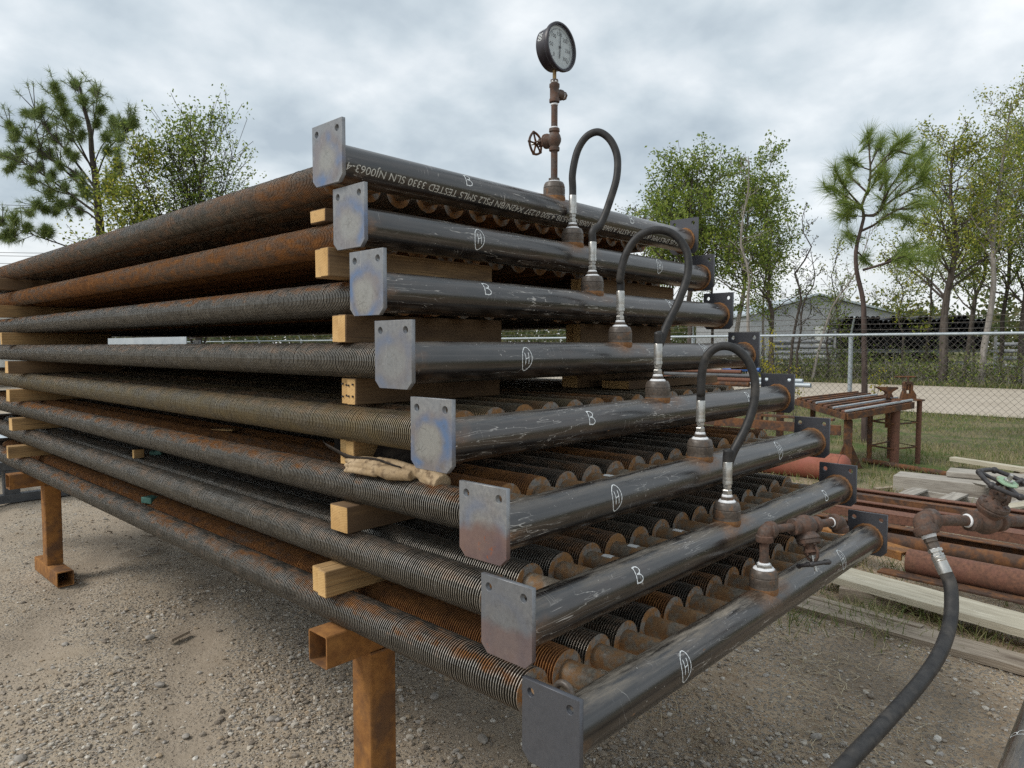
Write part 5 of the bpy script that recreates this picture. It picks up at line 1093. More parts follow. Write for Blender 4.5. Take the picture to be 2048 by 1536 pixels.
gd = unit(np.array((er[0]-el_[0], er[1]-el_[1], 0))); bk = np.array((-gd[1], gd[0], 0)); bk = bk if bk@FWD > 0 else -bk
ez = (el_[2]+er[2])/2; hw_ = float(np.linalg.norm((er-el_)[:2])); fo = float((ap-el_)[:2]@gd[:2]); o_ = np.array((el_[0], el_[1], 0))
b = MB(); b.prism([(0, 0), (hw_, 0), (hw_, ez), (fo, ap[2]), (0, ez)], o_, gd, (0, 0, 1), 0.3); b.build('gable_wall', M_CLAD, wh, None)
b = MB(); b.box(o_+bk*12+np.array((0, 0, ez/2)), (0.3, 24, ez), np.stack((gd, bk, (0, 0, 1)), 1)); b.build('side_wall', M_CLAD, wh, None)
b = MB(); b.box(o_+gd*hw_+bk*12+np.array((0, 0, ez/2)), (0.3, 24, ez), np.stack((gd, bk, (0, 0, 1)), 1)); b.build('side_wall', M_CLAD, wh, None)
for a0, z0_, a1, z1_ in ((-0.5, ez-0.15, fo, ap[2]), (fo, ap[2], hw_+0.5, ez-0.15)):
    b = MB(); q = [o_+gd*a0+np.array((0, 0, z0_+0.1))-bk*0.5, o_+gd*a1+np.array((0, 0, z1_+0.1))-bk*0.5, o_+gd*a1+np.array((0, 0, z1_+0.1))+bk*24, o_+gd*a0+np.array((0, 0, z0_+0.1))+bk*24]
    b._add(q+[p+np.array((0, 0, 0.22)) for p in q], [(3, 2, 1, 0), (4, 5, 6, 7), (0, 1, 5, 4), (1, 2, 6, 5), (2, 3, 7, 6), (3, 0, 4, 7)], 0); b.build('roof', M_ZINC, wh, None)
for f_ in (0.18, 0.24): b = MB(); b.box(o_+gd*hw_*f_+np.array((0, 0, 1.7))-bk*0.2, (0.9, 0.12, 0.9), np.stack((gd, bk, (0, 0, 1)), 1)); b.build('window', M_DKSTEEL, wh, None)
b = MB(); b.box(o_+gd*hw_*0.55+np.array((0, 0, 2.0))-bk*0.2, (4.2, 0.12, 4.0), np.stack((gd, bk, (0, 0, 1)), 1)); b.build('roller_door', M_WHITEP, wh, None)

# ------------------------------------------------------------------ trees and plants
def leaf_mat(name, stops, trans=0.45):
    n = NT(name); r = n.geo('Random Per Island'); c = n.ramp(r, *stops); return n.done(c, 0.55, 0, None, 0.35, trans)
M_LEAF = leaf_mat('mid green leaf', ((0.0, (0.075, 0.12, 0.022)), (1.0, (0.38, 0.42, 0.08)), (0.5, (0.20, 0.28, 0.05)), (0.85, (0.30, 0.36, 0.065))))
M_LEAFY = leaf_mat('yellowing leaf', ((0.0, (0.09, 0.125, 0.024)), (1.0, (0.50, 0.45, 0.075)), (0.45, (0.25, 0.31, 0.05)), (0.8, (0.38, 0.39, 0.06))))
M_LEAFD = leaf_mat('dark olive leaf', ((0.0, (0.06, 0.085, 0.03)), (1.0, (0.20, 0.195, 0.07)), (0.5, (0.105, 0.13, 0.042)), (0.9, (0.17, 0.155, 0.06))))
M_NEED = leaf_mat('pine needle', ((0.0, (0.11, 0.17, 0.04)), (1.0, (0.36, 0.42, 0.10)), (0.5, (0.20, 0.28, 0.06)), (0.85, (0.29, 0.36, 0.08))), 0.3)
M_NEEDD = leaf_mat('dark pine needle', ((0.0, (0.095, 0.15, 0.05)), (1.0, (0.31, 0.36, 0.10)), (0.5, (0.17, 0.235, 0.068)), (0.85, (0.25, 0.305, 0.085))), 0.25)
def bark_mat(name, c1, c2):
    n = NT(name); v = n.co(); a = n.noise(n.map(v, (9, 9, 2.2)), 1.0, 5, 0.65); return n.done(n.mix(n.rng(a, 0.35, 0.65), c1, c2), 0.9, 0, n.bump(a, 0.6, 0.03), 0.2)
M_BARK = bark_mat('grey brown bark', (0.050, 0.042, 0.036), (0.125, 0.105, 0.09)); M_BARKP = bark_mat('pale bark', (0.20, 0.18, 0.16), (0.36, 0.33, 0.30)); M_BARKD = bark_mat('dark wet bark', (0.028, 0.024, 0.021), (0.075, 0.062, 0.052))
M_BARKR = bark_mat('reddish pine bark', (0.055, 0.040, 0.036), (0.125, 0.092, 0.08))
def leaves_mesh(name, P, N_per, spread, size, mat, r_, aspect=0.55, droop=0.0):
    P = np.repeat(np.asarray(P), N_per, axis=0); n = len(P); c = P+r_.normal(0, spread, (n, 3)); c[:, 2] -= droop*np.abs(r_.normal(0, 1, n))*spread
    a = r_.normal(0, 1, (n, 3)); a /= np.linalg.norm(a, axis=1)[:, None]; t = r_.normal(0, 1, (n, 3)); u = np.cross(a, t); u /= np.linalg.norm(u, axis=1)[:, None]
    s = size*r_.uniform(0.6, 1.35, n)[:, None]; V = np.stack((c-a*s*0.5, c+u*s*0.5*aspect, c+a*s*0.5, c-u*s*0.5*aspect), 1).reshape(-1, 3)
    return V, np.arange(4*n).reshape(-1, 4)
def grow(r_, base, H, lean, spread, nlim, first, curl, tr, twig_d=0.35, fan=0.6):
    """skeleton: list of (path, radii) and the list of twig end points"""
    br = []; tips = []; n = 9; base = np.asarray(base, float)
    tp = [base+np.array((lean[0]*t**1.3+curl*0.25*math.sin(3.1*t+r_.uniform(0, 6))*t, lean[1]*t**1.3+curl*0.25*math.cos(2.7*t+r_.uniform(0, 6))*t, H*t-0.15*(t == 0))) for t in np.linspace(0, 1, n)]
    tp = np.array(tp); br.append((spline(tp, 14), np.linspace(tr, tr*0.16, 14)))
    for k in range(nlim):
        f_ = first+(1-first)*((k+r_.uniform(0, 1))/nlim); i = f_*(n-1); p = tp[int(i)]+(tp[min(int(i)+1, n-1)]-tp[int(i)])*(i-int(i))
        az = r_.uniform(0, 6.28); L = spread*(1.1-0.75*f_)*r_.uniform(0.7, 1.25); upw = r_.uniform(0.35, 1.1)*fan/0.6
        d = np.array((math.cos(az), math.sin(az), upw)); d /= np.linalg.norm(d); q = [p]
        for s_ in range(5): d = unit(d+r_.normal(0, 0.20*curl, 3)+np.array((0, 0, 0.06))); q.append(q[-1]+d*L/5)
        q = np.array(q); r0 = tr*(1-0.8*f_)*0.42; br.append((q, np.linspace(r0, r0*0.28, 6)))
        for m_ in range(int(3+L/twig_d*1.1)):
            g_ = r_.uniform(0.25, 1.0)*5; j = min(int(g_), 4); pp = q[j]+(q[j+1]-q[j])*(g_-j); d2 = unit(unit(q[j+1]-q[j])+r_.normal(0, 0.75, 3)); L2 = L*r_.uniform(0.16, 0.42)
            mid = pp+d2*L2*0.5+r_.normal(0, 0.03*L2, 3); en = pp+d2*L2+np.array((0, 0, 0.05*L2)); br.append((np.array((pp, mid, en)), np.array((r0*0.22, r0*0.16, r0*0.08)))); tips += [mid, en, en+(en-mid)*0.25]
    return br, np.array(tips)
def tree(name, lab, base, H, lean=(0, 0), spread=2.0, nlim=12, first=0.35, curl=1.0, tr=0.12, leaf=None, n_leaf=8, lsize=0.13, lspread=0.22, bark=None, seed=0, group=None, keep=1.0, fan=0.6, minr=0.007):
    r_ = np.random.default_rng(seed); t = thing(name, lab, 'tree', base, group); br, tips = grow(r_, base, H, lean, spread, nlim, first, curl, tr, fan=fan)
    b = MB(); b.tube(br[0][0], br[0][1], 9, caps=False); b.build('trunk', bark or M_BARK, t, 179)
    b = MB()
    for p, rr in br[1:]: b.tube(p, np.maximum(rr, minr), 4 if rr[0] < 0.03 else 6, caps=False)
    tag(b.build('branches', bark or M_BARK, t, 179), kind='stuff')
    if leaf is not None:
        tp = tips[r_.random(len(tips)) < keep]; V, Q = leaves_mesh('crown', tp, n_leaf, lspread, lsize, leaf, r_, 0.55, 0.3); tag(add('crown', quads_np('crown', V-np.asarray(base, float), Q, [leaf]), t), kind='stuff')
    return t
def gb(px, d, z=0.0):                                 # base on the ground under a picture column
    q = at(px, 700, d); return (float(q[0]), float(q[1]), z)
TG = 'trees beyond the road'
TR = [ # px, depth, height, lean(px dir), spread, limbs, first, curl, trunk r, leaf, n_leaf, size, bark, label, keep, fan
 (1378, 34, 10.2, 0.2, 4.4, 40, 0.42, 1.0, 0.17, M_LEAF, 12, 0.17, M_BARK, 'broad green leafy tree right of the topmost far plate', 1.0, 0.7),
 (1470, 35, 9.9, 0.7, 4.2, 38, 0.42, 1.0, 0.15, M_LEAF, 12, 0.17, M_BARKP, 'green leafy tree with pale trunk next to the broad one', 1.0, 0.7),
 (1288, 37, 8.2, -0.1, 3.2, 24, 0.2, 1.0, 0.12, M_LEAFD, 7, 0.15, M_BARK, 'thin greyish tree just right of the highest hose', 0.8, 0.8),
 (1500, 31, 9.8, -0.4, 1.5, 16, 0.4, 1.3, 0.09, None, 0, 0.1, M_BARKP, 'bare pale tree rising above the green crowns', 0, 0.9),
 (1545, 33, 8.3, -0.3, 2.8, 26, 0.25, 1.1, 0.12, M_LEAF, 11, 0.15, M_BARK, 'narrow green tree left of the bare black saplings', 1.0, 0.7),
 (1576, 30, 7.6, 1.0, 1.4, 14, 0.3, 1.6, 0.075, M_LEAFD, 2, 0.11, M_BARKD, 'bare black sapling in front of the warehouse gable', 0.4, 0.9),
 (1590, 31, 6.0, 0.6, 1.5, 12, 0.2, 1.6, 0.06, M_LEAFD, 2, 0.11, M_BARKD, 'shorter bare black sapling before the warehouse', 0.4, 0.9),
 (1625, 32, 7.2, 2.6, 1.3, 10, 0.35, 1.2, 0.07, M_LEAF, 3, 0.12, M_BARKP, 'slim pale trunk leaning right before the warehouse', 0.5, 0.8),
 (1655, 33, 4.6, 0.4, 1.5, 12, 0.1, 1.4, 0.06, M_LEAF, 7, 0.12, M_BARK, 'small twiggy tree beside the slim leaning trunk', 0.8, 0.9),
 (1808, 34, 5.8, -0.5, 2.2, 16, 0.35, 1.2, 0.07, M_LEAFY, 8, 0.13, M_BARK, 'low yellow green tree behind the crooked pine', 1.0, 0.7),
 (1885, 29, 10.0, 0.5, 3.4, 36, 0.34, 1.1, 0.19, M_LEAFY, 12, 0.13, M_BARK, 'thick trunked yellowing tree right of the crooked pine', 1.0, 0.7),
 (1930, 33, 10.4, 1.8, 3.2, 30, 0.3, 1.2, 0.12, M_LEAF, 11, 0.13, M_BARK, 'leaning green tree behind the pale trunk', 1.0, 0.8),
 (1966, 28.5, 11.4, 0.9, 2.8, 28, 0.42, 1.0, 0.14, M_LEAFY, 11, 0.12, M_BARKP, 'tall pale trunked tree near the right picture edge', 1.0, 0.8),
 (2000, 33, 12.4, 0.9, 3.0, 30, 0.30, 1.1, 0.11, M_LEAFY, 11, 0.13, M_BARKD, 'tall slender tree with bare tips at the right edge', 0.9, 0.9),
 (2040, 30, 12.6, 0.6, 3.2, 34, 0.25, 1.1, 0.14, M_LEAF, 12, 0.13, M_BARK, 'rightmost tall green tree cut by the picture edge', 1.0, 0.8),
 (2100, 32, 11.5, -0.6, 2.6, 24, 0.25, 1.1, 0.13, M_LEAFY, 11, 0.14, M_BARK, 'tree standing past the right picture edge', 1.0, 0.8),
 (1325, 35, 8.8, 0.7, 3.0, 24, 0.45, 1.1, 0.09, M_LEAF, 10, 0.16, M_BARKD, 'slim dark trunked tree left of the broad green one', 1.0, 0.8),
 (1425, 36, 9.4, -0.3, 3.2, 26, 0.45, 1.1, 0.09, M_LEAF, 10, 0.16, M_BARKD, 'slender dark trunk between the two broad green crowns', 1.0, 0.8),
 (1525, 36, 9.0, 0.5, 1.6, 14, 0.4, 1.2, 0.08, M_LEAF, 7, 0.14, M_BARKP, 'slim pale tree between the two green crowns and the saplings', 0.8, 0.8),
 (1690, 34, 6.6, -0.7, 1.6, 14, 0.3, 1.3, 0.06, M_LEAFY, 6, 0.12, M_BARK, 'thin twiggy tree just left of the crooked pine', 0.7, 0.9),
 (1850, 36, 9.6, 0.6, 1.8, 18, 0.4, 1.2, 0.08, M_LEAF, 8, 0.13, M_BARKD, 'slim dark trunk left of the thick yellowing tree', 0.8, 0.8),
 (1948, 37, 10.5, -0.4, 1.8, 18, 0.4, 1.2, 0.08, M_LEAFY, 8, 0.13, M_BARKD, 'slim dark trunk left of the tall pale one', 0.8, 0.8),
]
for k, (px, d, H, ln, spd, nl, fi, cu_, tr_, lf, nlf, lsz, bk_, lab, kp, fan) in enumerate(TR):
    l2 = RGT[:2]*ln; tree('broadleaf_tree', lab, gb(px, d), H, (l2[0], l2[1]), spd, int(nl*1.15), fi, cu_, tr_, lf, int(nlf*1.15), lsz*0.84, 0.15, bk_, 100+k, TG, kp*0.66, fan, 0.010)
# left deciduous tree with upright twigs, and its neighbour
tree('broadleaf_tree', 'bushy tree with upright thin twigs behind the topmost bundle', gb(400, 25), 8.0, (0, 0), 5.2, 62, 0.12, 0.45, 0.12, M_LEAF, 7, 0.11, 0.11, M_BARKD, 301, 'trees left of the stack', 0.7, 2.6, 0.008)
tree('broadleaf_tree', 'yellow green leafy tree touching the left pine', gb(285, 24), 7.6, (0.0, 0), 3.0, 40, 0.18, 0.8, 0.10, M_LEAFY, 9, 0.12, 0.18, M_BARKD, 305, 'trees left of the stack', 1.0, 0.9, 0.008)
def needles(P, D, n, L, w, r_, cone=1.0):
    """needle tufts: thin triangles fanning out of point P along D"""
    P = np.repeat(np.asarray(P), n, axis=0); D = np.repeat(np.asarray(D), n, axis=0); m_ = len(P)
    d = D*0.9+r_.normal(0, cone*0.55, (m_, 3)); d /= np.linalg.norm(d, axis=1)[:, None]
    st = P-D*L*r_.uniform(0, 0.9, m_)[:, None]; LL = L*r_.uniform(0.65, 1.1, m_)[:, None]; u = np.cross(d, r_.normal(0, 1, (m_, 3))); u /= np.linalg.norm(u, axis=1)[:, None]
    en = st+d*LL; en[:, 2] -= 0.10*LL[:, 0]
    V = np.stack((st-u*w, st+u*w, en), 1).reshape(-1, 3); return V, np.arange(3*m_).reshape(-1, 3)
def pine(lab, base, trunk, tr0, branches, L, w, n, mat, bark, seed, group, cone=1.0, sub=0, lo=4, lim=0.022):
    r_ = np.random.default_rng(seed); t = thing('pine_tree', lab, 'tree', base, group); tp = spline(trunk, 30)
    b = MB(); b.tube(tp, np.linspace(tr0, tr0*0.22, 30), 10, caps=False); b.build('trunk', bark, t, 179)
    b = MB(); P, D = [], []
    for p0, pts in branches:
        q = spline([p0]+pts, 10) if len(pts) > 1 else spline([p0, (np.asarray(p0)+pts[0])/2-np.array((0, 0, 0.05*np.linalg.norm(np.asarray(pts[0])-p0))), pts[0]], 10)
        L0 = float(np.linalg.norm(q[-1]-q[0])); rb = max(tr0*0.07, min(tr0*0.42, lim*L0+tr0*0.04)); b.tube(q, np.linspace(rb, rb*0.35, 10), 6, caps=False); P.append(q[-1]); D.append(unit(q[-1]-q[-3]))
        for s_ in range(sub):
            i = r_.integers(lo, 10); dd = unit(unit(q[-1]-q[0])*0.8+r_.normal(0, 0.55, 3)+np.array((0, 0, 0.35))); e_ = q[i]+dd*L0*r_.uniform(0.10, 0.28)
            b.tube([q[i], (q[i]+e_)/2, e_], [rb*0.4, rb*0.3, rb*0.22], 4, caps=False); P.append(e_); D.append(dd)
    tag(b.build('branches', bark, t, 179), kind='stuff')
    V, F = needles(P, D, n, L, w, r_, cone); o = add('needles', quads_np('needles', V-np.asarray(base, float), F, [mat], False, None, 3), t); tag(o, kind='stuff')
    return t
# crooked pine by the fence
D_ = 11.95
tk_ = [at(*q) for q in ((1729, 893, D_), (1729, 760, D_), (1728, 650, D_), (1726, 600, D_), (1713, 540, D_), (1712, 500, D_), (1720, 465, D_), (1728, 430, D_), (1723, 413, D_), (1736, 380, D_), (1741, 345, D_), (1739, 310, D_), (1738, 285, D_))]
def tb_(px, py, dd=0.0): return at(px, py, D_+dd)
BR = [((1738, 300), [(1737, 268, 0)]), ((1741, 330), [(1755, 300, .2), (1762, 285, .3)]), ((1741, 345), [(1785, 300, -.2), (1800, 280, -.3)]), ((1738, 360), [(1775, 320, .4), (1815, 283, .5)]),
      ((1740, 340), [(1715, 330, -.1), (1702, 318, -.2)]), ((1734, 385), [(1700, 350, .3), (1698, 330, .4)]), ((1722, 412), [(1690, 375, -.2), (1673, 345, -.3)]), ((1724, 415), [(1680, 385, .1), (1652, 375, .2)]),
      ((1712, 433), [(1700, 430, .2), (1687, 400, .3), (1690, 360, .35)]), ((1725, 433), [(1700, 430, 0), (1680, 430, .1)]), ((1725, 420), [(1705, 412, -.3), (1693, 405, -.4)]),
      ((1728, 432), [(1755, 425, .2), (1770, 385, .3), (1772, 340, .3)]), ((1728, 430), [(1752, 430, .1), (1775, 395, 0), (1830, 340, -.2)]), ((1722, 462), [(1748, 450, -.2), (1775, 430, -.4), (1840, 400, -.6)]),
      ((1755, 425), [(1800, 390, .4), (1850, 370, .5)]), ((1765, 405), [(1790, 360, -.5), (1815, 330, -.6)]), ((1785, 420), [(1830, 415, .2), (1865, 405, .3)]), ((1770, 428), [(1800, 430, 0), (1825, 445, .1)]),
      ((1760, 380), [(1770, 350, .6), (1765, 325, .7)]), ((1735, 390), [(1745, 370, -.4), (1760, 345, -.5)]), ((1800, 392), [(1830, 370, -.4), (1858, 340, -.5)]), ((1712, 470), [(1700, 472, .1), (1698, 468, .2)]),
      ((1726, 540), [(1760, 530, -.2), (1800, 515, -.3), (1850, 505, -.4)]), ((1775, 522), [(1810, 500, .3), (1840, 488, .4)]), ((1800, 515), [(1825, 520, -.6), (1860, 525, -.7)]), ((1760, 530), [(1790, 520, .5), (1815, 505, .6)]),
      ((1712, 500), [(1730, 520, .3), (1732, 525, .4)]), ((1830, 340), [(1850, 325, 0), (1862, 315, .1)]), ((1790, 300), [(1830, 310, .2), (1845, 300, .3)])]
brs = [(tb_(*p), [tb_(*q) for q in pts]) for p, pts in BR]
pine('young crooked pine with long green needles beside the fence', tk_[0]*np.array((1, 1, 0)), tk_, 0.056, brs, 0.33, 0.0034, 85, M_NEED, M_BARKR, 5, 'pine trees', 0.85, 4)
# big pine at the left
D2 = 25.0; r9 = np.random.default_rng(21)
tk2 = [at(*q) for q in ((203, 700, D2), (203, 560, D2), (201, 470, D2), (195, 400, D2), (190, 350, D2), (184, 310, D2), (180, 260, D2), (168, 215, D2), (160, 175, D2))]
tk2[0] = np.array((*tk2[0][:2], -0.1))
tips2 = [(150, 165), (108, 170), (120, 195), (190, 180), (205, 215), (225, 235), (250, 245), (268, 238), (240, 275), (85, 215), (72, 222), (95, 250), (50, 225), (18, 245), (30, 260), (25, 275), (60, 280), (40, 300), (80, 305), (100, 300), (130, 220), (150, 240), (170, 200), (140, 270), (165, 265), (210, 270), (215, 300), (5, 310), (30, 318), (60, 335), (15, 340), (80, 330), (105, 345), (60, 360), (100, 385), (130, 370), (150, 350), (145, 395), (165, 360), (235, 330), (225, 350), (215, 370), (230, 385), (120, 410), (75, 405), (95, 420), (60, 425), (110, 425), (0, 440), (30, 435), (55, 450), (90, 455), (100, 460), (20, 465), (5, 475), (135, 300), (120, 330), (195, 240), (150, 310), (110, 275), (235, 300), (160, 420), (175, 385), (20, 480)]
br2 = []; tx = lambda y: float(np.interp(y, (175, 215, 260, 310, 350, 400, 470, 560), (160, 168, 180, 184, 190, 195, 201, 203)))
LIMB = [(430, [(150, 395), (90, 352), (35, 318)]), (405, [(140, 350), (80, 300), (22, 258)]), (380, [(140, 310), (95, 260), (70, 220)]), (350, [(155, 280), (125, 220), (110, 175)]), (300, [(170, 230), (152, 170)]), (290, [(190, 235), (196, 185)]),
        (330, [(205, 290), (232, 262), (250, 245)]), (360, [(215, 300), (245, 270), (266, 242)]), (400, [(215, 370), (238, 335)]), (445, [(175, 425), (140, 412), (100, 402), (60, 424)]), (420, [(170, 395), (120, 385), (70, 358)]), (340, [(160, 300), (135, 260), (122, 205)]),
        (415, [(212, 395), (228, 383)]), (540, [(150, 500), (90, 478), (45, 462), (5, 445)]), (390, [(150, 345), (105, 318), (60, 284)])]
LP2 = []
for ky, (yo, pts) in enumerate(LIMB):
    dz = r9.uniform(-1.8, 1.8); n_p = len(pts); br2.append((at(tx(yo), yo, D2), [at(a_, b_, D2+dz*(q_+1)/n_p) for q_, (a_, b_) in enumerate(pts)]))
    pl_ = spline([(tx(yo), yo, 0)]+[(a_, b_, dz*(q_+1)/n_p) for q_, (a_, b_) in enumerate(pts)], 24); LP2.append(pl_[8:])
LP2 = np.concatenate(LP2)
for (x_, y_) in tips2:
    k_ = int(np.argmin(np.hypot(LP2[:, 0]-x_, (LP2[:, 1]-y_-12)*1.0))); o3 = LP2[k_]; dz = o3[2]+r9.uniform(-0.9, 0.9)
    br2.append((at(o3[0], o3[1], D2+o3[2]), [at((o3[0]+x_)/2, (o3[1]+y_)/2+3, D2+(o3[2]+dz)/2), at(x_, y_, D2+dz)]))
pine('tall spreading dark pine at the left picture edge', (tk2[0][0], tk2[0][1], 0), tk2, 0.20, br2, 0.30, 0.0068, 36, M_NEEDD, M_BARKD, 9, 'pine trees', 1.6, 22, 4, 0.009)
# undergrowth along the far side of the road
r_ = np.random.default_rng(44); b = MB(); LP = []
for k in range(5200):
    y = r_.uniform(-12, 70); x = 31.6+abs(r_.normal(0, 2.6)); h = r_.uniform(0.4, 1.45)*(1 if r_.random() < 0.95 else 1.6); d = unit(np.array((r_.normal(0, 0.35), r_.normal(0, 0.35), 1.0)))
    p = np.array((x, y, 0.0)); q = p+d*h*0.55; e_ = q+unit(d+r_.normal(0, 0.55, 3))*h*0.5; rr = r_.uniform(0.006, 0.017)
    b.tube([p, q, e_], [rr, rr*0.8, rr*0.4], 3, int(r_.random() < 0.4), caps=False); LP += [q, (q+e_)/2, e_]
o = b.build('brush_stems', [M_BARK, M_BARKP], None, 179); tag(o, 'tangle of grey brown brush stems along the far road edge', 'brush', kind='stuff')
LP = np.array(LP); LP = LP[r_.random(len(LP)) < 0.7]
V, Q = leaves_mesh('u', LP, 7, 0.24, 0.11, None, r_, 0.5); n1_ = len(Q); mi = np.repeat((r_.random(len(LP)) < 0.22).astype(int)+(r_.random(len(LP)) < 0.16), 7).clip(0, 2)
tag(add('undergrowth', quads_np('undergrowth', V, Q, [M_LEAFD, M_LEAF, M_LEAFY], False, mi)), 'low green and olive undergrowth along the far road edge', 'undergrowth', kind='stuff')
# far wood closing the view
P = []
for k in range(3200):
    a = r_.uniform(-0.9, 1.9); d = r_.uniform(120, 170); P.append((CAM[0]+d*math.cos(a), CAM[1]+d*math.sin(a), r_.uniform(0.3, 1)**0.7*r_.uniform(3, 9)))
V, Q = leaves_mesh('w', np.array(P), 36, 1.5, 0.75, None, r_, 0.7); tag(add('far_wood', quads_np('far_wood', V, Q, [M_LEAFD])), 'hazy far off belt of trees on the horizon', 'wood', kind='stuff')
# utility wires at far left
for k, (y0, y1, d) in enumerate(((376, 400, 46), (482, 488, 48), (488, 495, 48), (505, 510, 50))):
    A_, B_ = at(-500, y0-12, d+10), at(420, y1+16, d-8); P = [A_*(1-t)+B_*t-np.array((0, 0, 1.0*math.sin(math.pi*t)*0.6)) for t in np.linspace(0, 1, 14)]
    b = MB(); b.tube(P, 0.017, 5); o = b.build('utility_wire', M_DIRON); tag(o, ('highest utility wire behind the left pine', 'second utility wire behind the left pine', 'third utility wire behind the left pine', 'lowest utility wire behind the left pine')[k], 'wire', 'utility wires at the left')
# yellow flowering weeds by the fence
for k, (px, py, d) in enumerate(((1492, 664, 12.6), (1530, 700, 12.9), (1590, 735, 13.2), (1740, 740, 12.4), (1515, 690, 13.0))):
    g0 = at(px, py, d); g0 = np.array((max(g0[0], 12.0), g0[1], 0)); t = thing('flowering_weed', ('yellow flowered weed over the fourth far plate', 'tall yellow weed right of the fourth far plate', 'yellow leaved weed left of the fence post', 'yellow leaved weed beside the crooked pine', 'low yellow weed behind the fence mesh')[k], 'weed', g0, 'yellow weeds along the fence'); top = at(px, py, d)
    b = MB(); P = []
    for m_ in range(5): e_ = np.array((g0[0], g0[1], top[2]))+r_.normal(0, 0.10, 3)*np.array((1, 1, 0.8))-np.array((0, 0, 0.12*m_)); b.tube([g0, (g0+e_)/2+r_.normal(0, 0.03, 3), e_], 0.004, 4, caps=False); P += [e_, (g0+e_*3)/4]
    b.build('stems', M_BARK, t); V, Q = leaves_mesh('f', np.array(P), 14, 0.05, 0.04, None, r_, 0.7); tag(add('blossom', quads_np('blossom', V-g0, Q, [leaf_mat('yellow blossom', ((0.0, (0.16, 0.19, 0.03)), (1.0, (0.62, 0.50, 0.03)), (0.4, (0.45, 0.40, 0.03))))]), t), kind='stuff')

# ------------------------------------------------------------------ grass, straw, gravel
def blades(P, h, w, r_, lean=0.5):
    n = len(P); hh = h*r_.uniform(0.5, 1.4, n)[:, None]; a = r_.uniform(0, 6.28, n); d = np.stack((np.cos(a), np.sin(a), np.zeros(n)), 1); l = r_.normal(0, lean, (n, 3)); l[:, 2] = 0
    m_ = P+np.array((0, 0, 1))*hh*0.6+l*hh*0.3; e_ = P+np.array((0, 0, 1))*hh*0.95+l*hh*0.95
    V = np.stack((P-d*w, P+d*w, m_+d*w*0.7, m_-d*w*0.7, e_, e_+d*w*0.15), 1).reshape(-1, 3); b_ = np.arange(n)[:, None]*6
    return V, np.concatenate((b_+np.array((0, 1, 2, 3)), b_+np.array((3, 2, 5, 4))))
M_GRASS = leaf_mat('yard grass', ((0.0, (0.09, 0.135, 0.03)), (1.0, (0.42, 0.36, 0.20)), (0.4, (0.14, 0.19, 0.045)), (0.65, (0.26, 0.24, 0.10))), 0.3)
M_STRAW = leaf_mat('dry straw', ((0.0, (0.32, 0.25, 0.14)), (1.0, (0.64, 0.55, 0.37)), (0.5, (0.48, 0.39, 0.24))), 0.15)
def patch_mask(x, y): return np.sin(x*1.7+np.sin(y*1.3)*1.4)+np.sin(y*2.1+x*0.6)+0.6*np.sin(x*4.1-y*3.3)
n = 70000; x = r_.uniform(6.2, 18.0, n); y = r_.uniform(-7, 24, n)*np.abs(r_.random(n))**0.35; keep_ = (patch_mask(x, y)+r_.normal(0, 0.8, n) > -0.5)&(x > 7.2+r_.normal(0, 0.7, n))&~((y < -0.0)&(x < 8.4))
x, y = x[keep_], y[keep_]; P = np.stack((x, y, hnoise(x, y)-0.005), 1); V, Q = blades(P, 0.085, 0.0045, r_)
tag(add('grass', quads_np('grass', V, Q, [M_GRASS])), 'patchy short grass on both sides of the fence', 'grass', kind='stuff')
n = 14000; x = 31.2+np.abs(r_.normal(0, 0.5, n)); y = r_.uniform(-14, 60, n); P = np.stack((x, y, 0*x), 1); V, Q = blades(P, 0.22, 0.016, r_); x = 17.3+r_.uniform(-0.2, 0.75, n); y = r_.uniform(-10, 45, n)
V2, Q2 = blades(np.stack((x, y, 0*x), 1), 0.09, 0.007, r_); tag(add('verge_grass', quads_np('verge_grass', np.vstack((V, V2)), np.vstack((Q, Q2+len(V))), [M_GRASS])), 'grass verge along both edges of the road', 'grass', kind='stuff')
# tufts round planks, steel and pallet
cs = [(3.75, 0.05), (3.58, -0.55), (3.5, -0.8), (3.2, -0.35), (3.38, -0.2), (4.4, 0.2), (4.45, -0.15), (4.55, -0.5), (4.6, -0.8), (4.4, -0.9), (5.95, 0.75), (6.1, 0.95), (6.3, 0.9), (6.3, 0.3), (6.7, 0.2), (6.9, -0.2), (6.2, -0.1), (7.3, 0.6), (6.5, 1.1), (6.9, 1.2), (5.8, 0.6), (3.62, -0.25), (3.0, 0.1), (4.5, 0.4), (5.3, 1.0), (5.7, 1.3)]
P = np.concatenate([np.array((cx_, cy_, 0))+r_.normal(0, 1, (110, 3))*np.array((0.11, 0.11, 0)) for cx_, cy_ in cs]); P[:, 2] = hnoise(P[:, 0], P[:, 1])-0.004; V, Q = blades(P, 0.095, 0.0028, r_, 0.9)
tag(add('grass_tufts', quads_np('grass_tufts', V, Q, [M_GRASS])), 'wispy grass tufts growing round the planks and steel', 'grass', kind='stuff')
n = 16000; x = r_.uniform(1.4, 8.5, n); y = r_.uniform(-2.2, 2.6, n); keep_ = (x-y*0.6 > 1.7+r_.normal(0, 0.5, n))&(patch_mask(x*1.3, y*1.3)+r_.normal(0, 1.0, n) > 0.2); x, y = x[keep_], y[keep_]; m_ = len(x)
a = r_.uniform(0, 6.28, m_); L_ = r_.uniform(0.03, 0.16, m_); d = np.stack((np.cos(a), np.sin(a), r_.normal(0.0, 0.12, m_)), 1); s_ = np.stack((-np.sin(a), np.cos(a), np.zeros(m_)), 1)*0.0013
P = np.stack((x, y, hnoise(x, y)+0.006), 1); bend = np.stack((-np.sin(a), np.cos(a), np.zeros(m_)), 1)*r_.normal(0, 0.18, m_)[:, None]*L_[:, None]
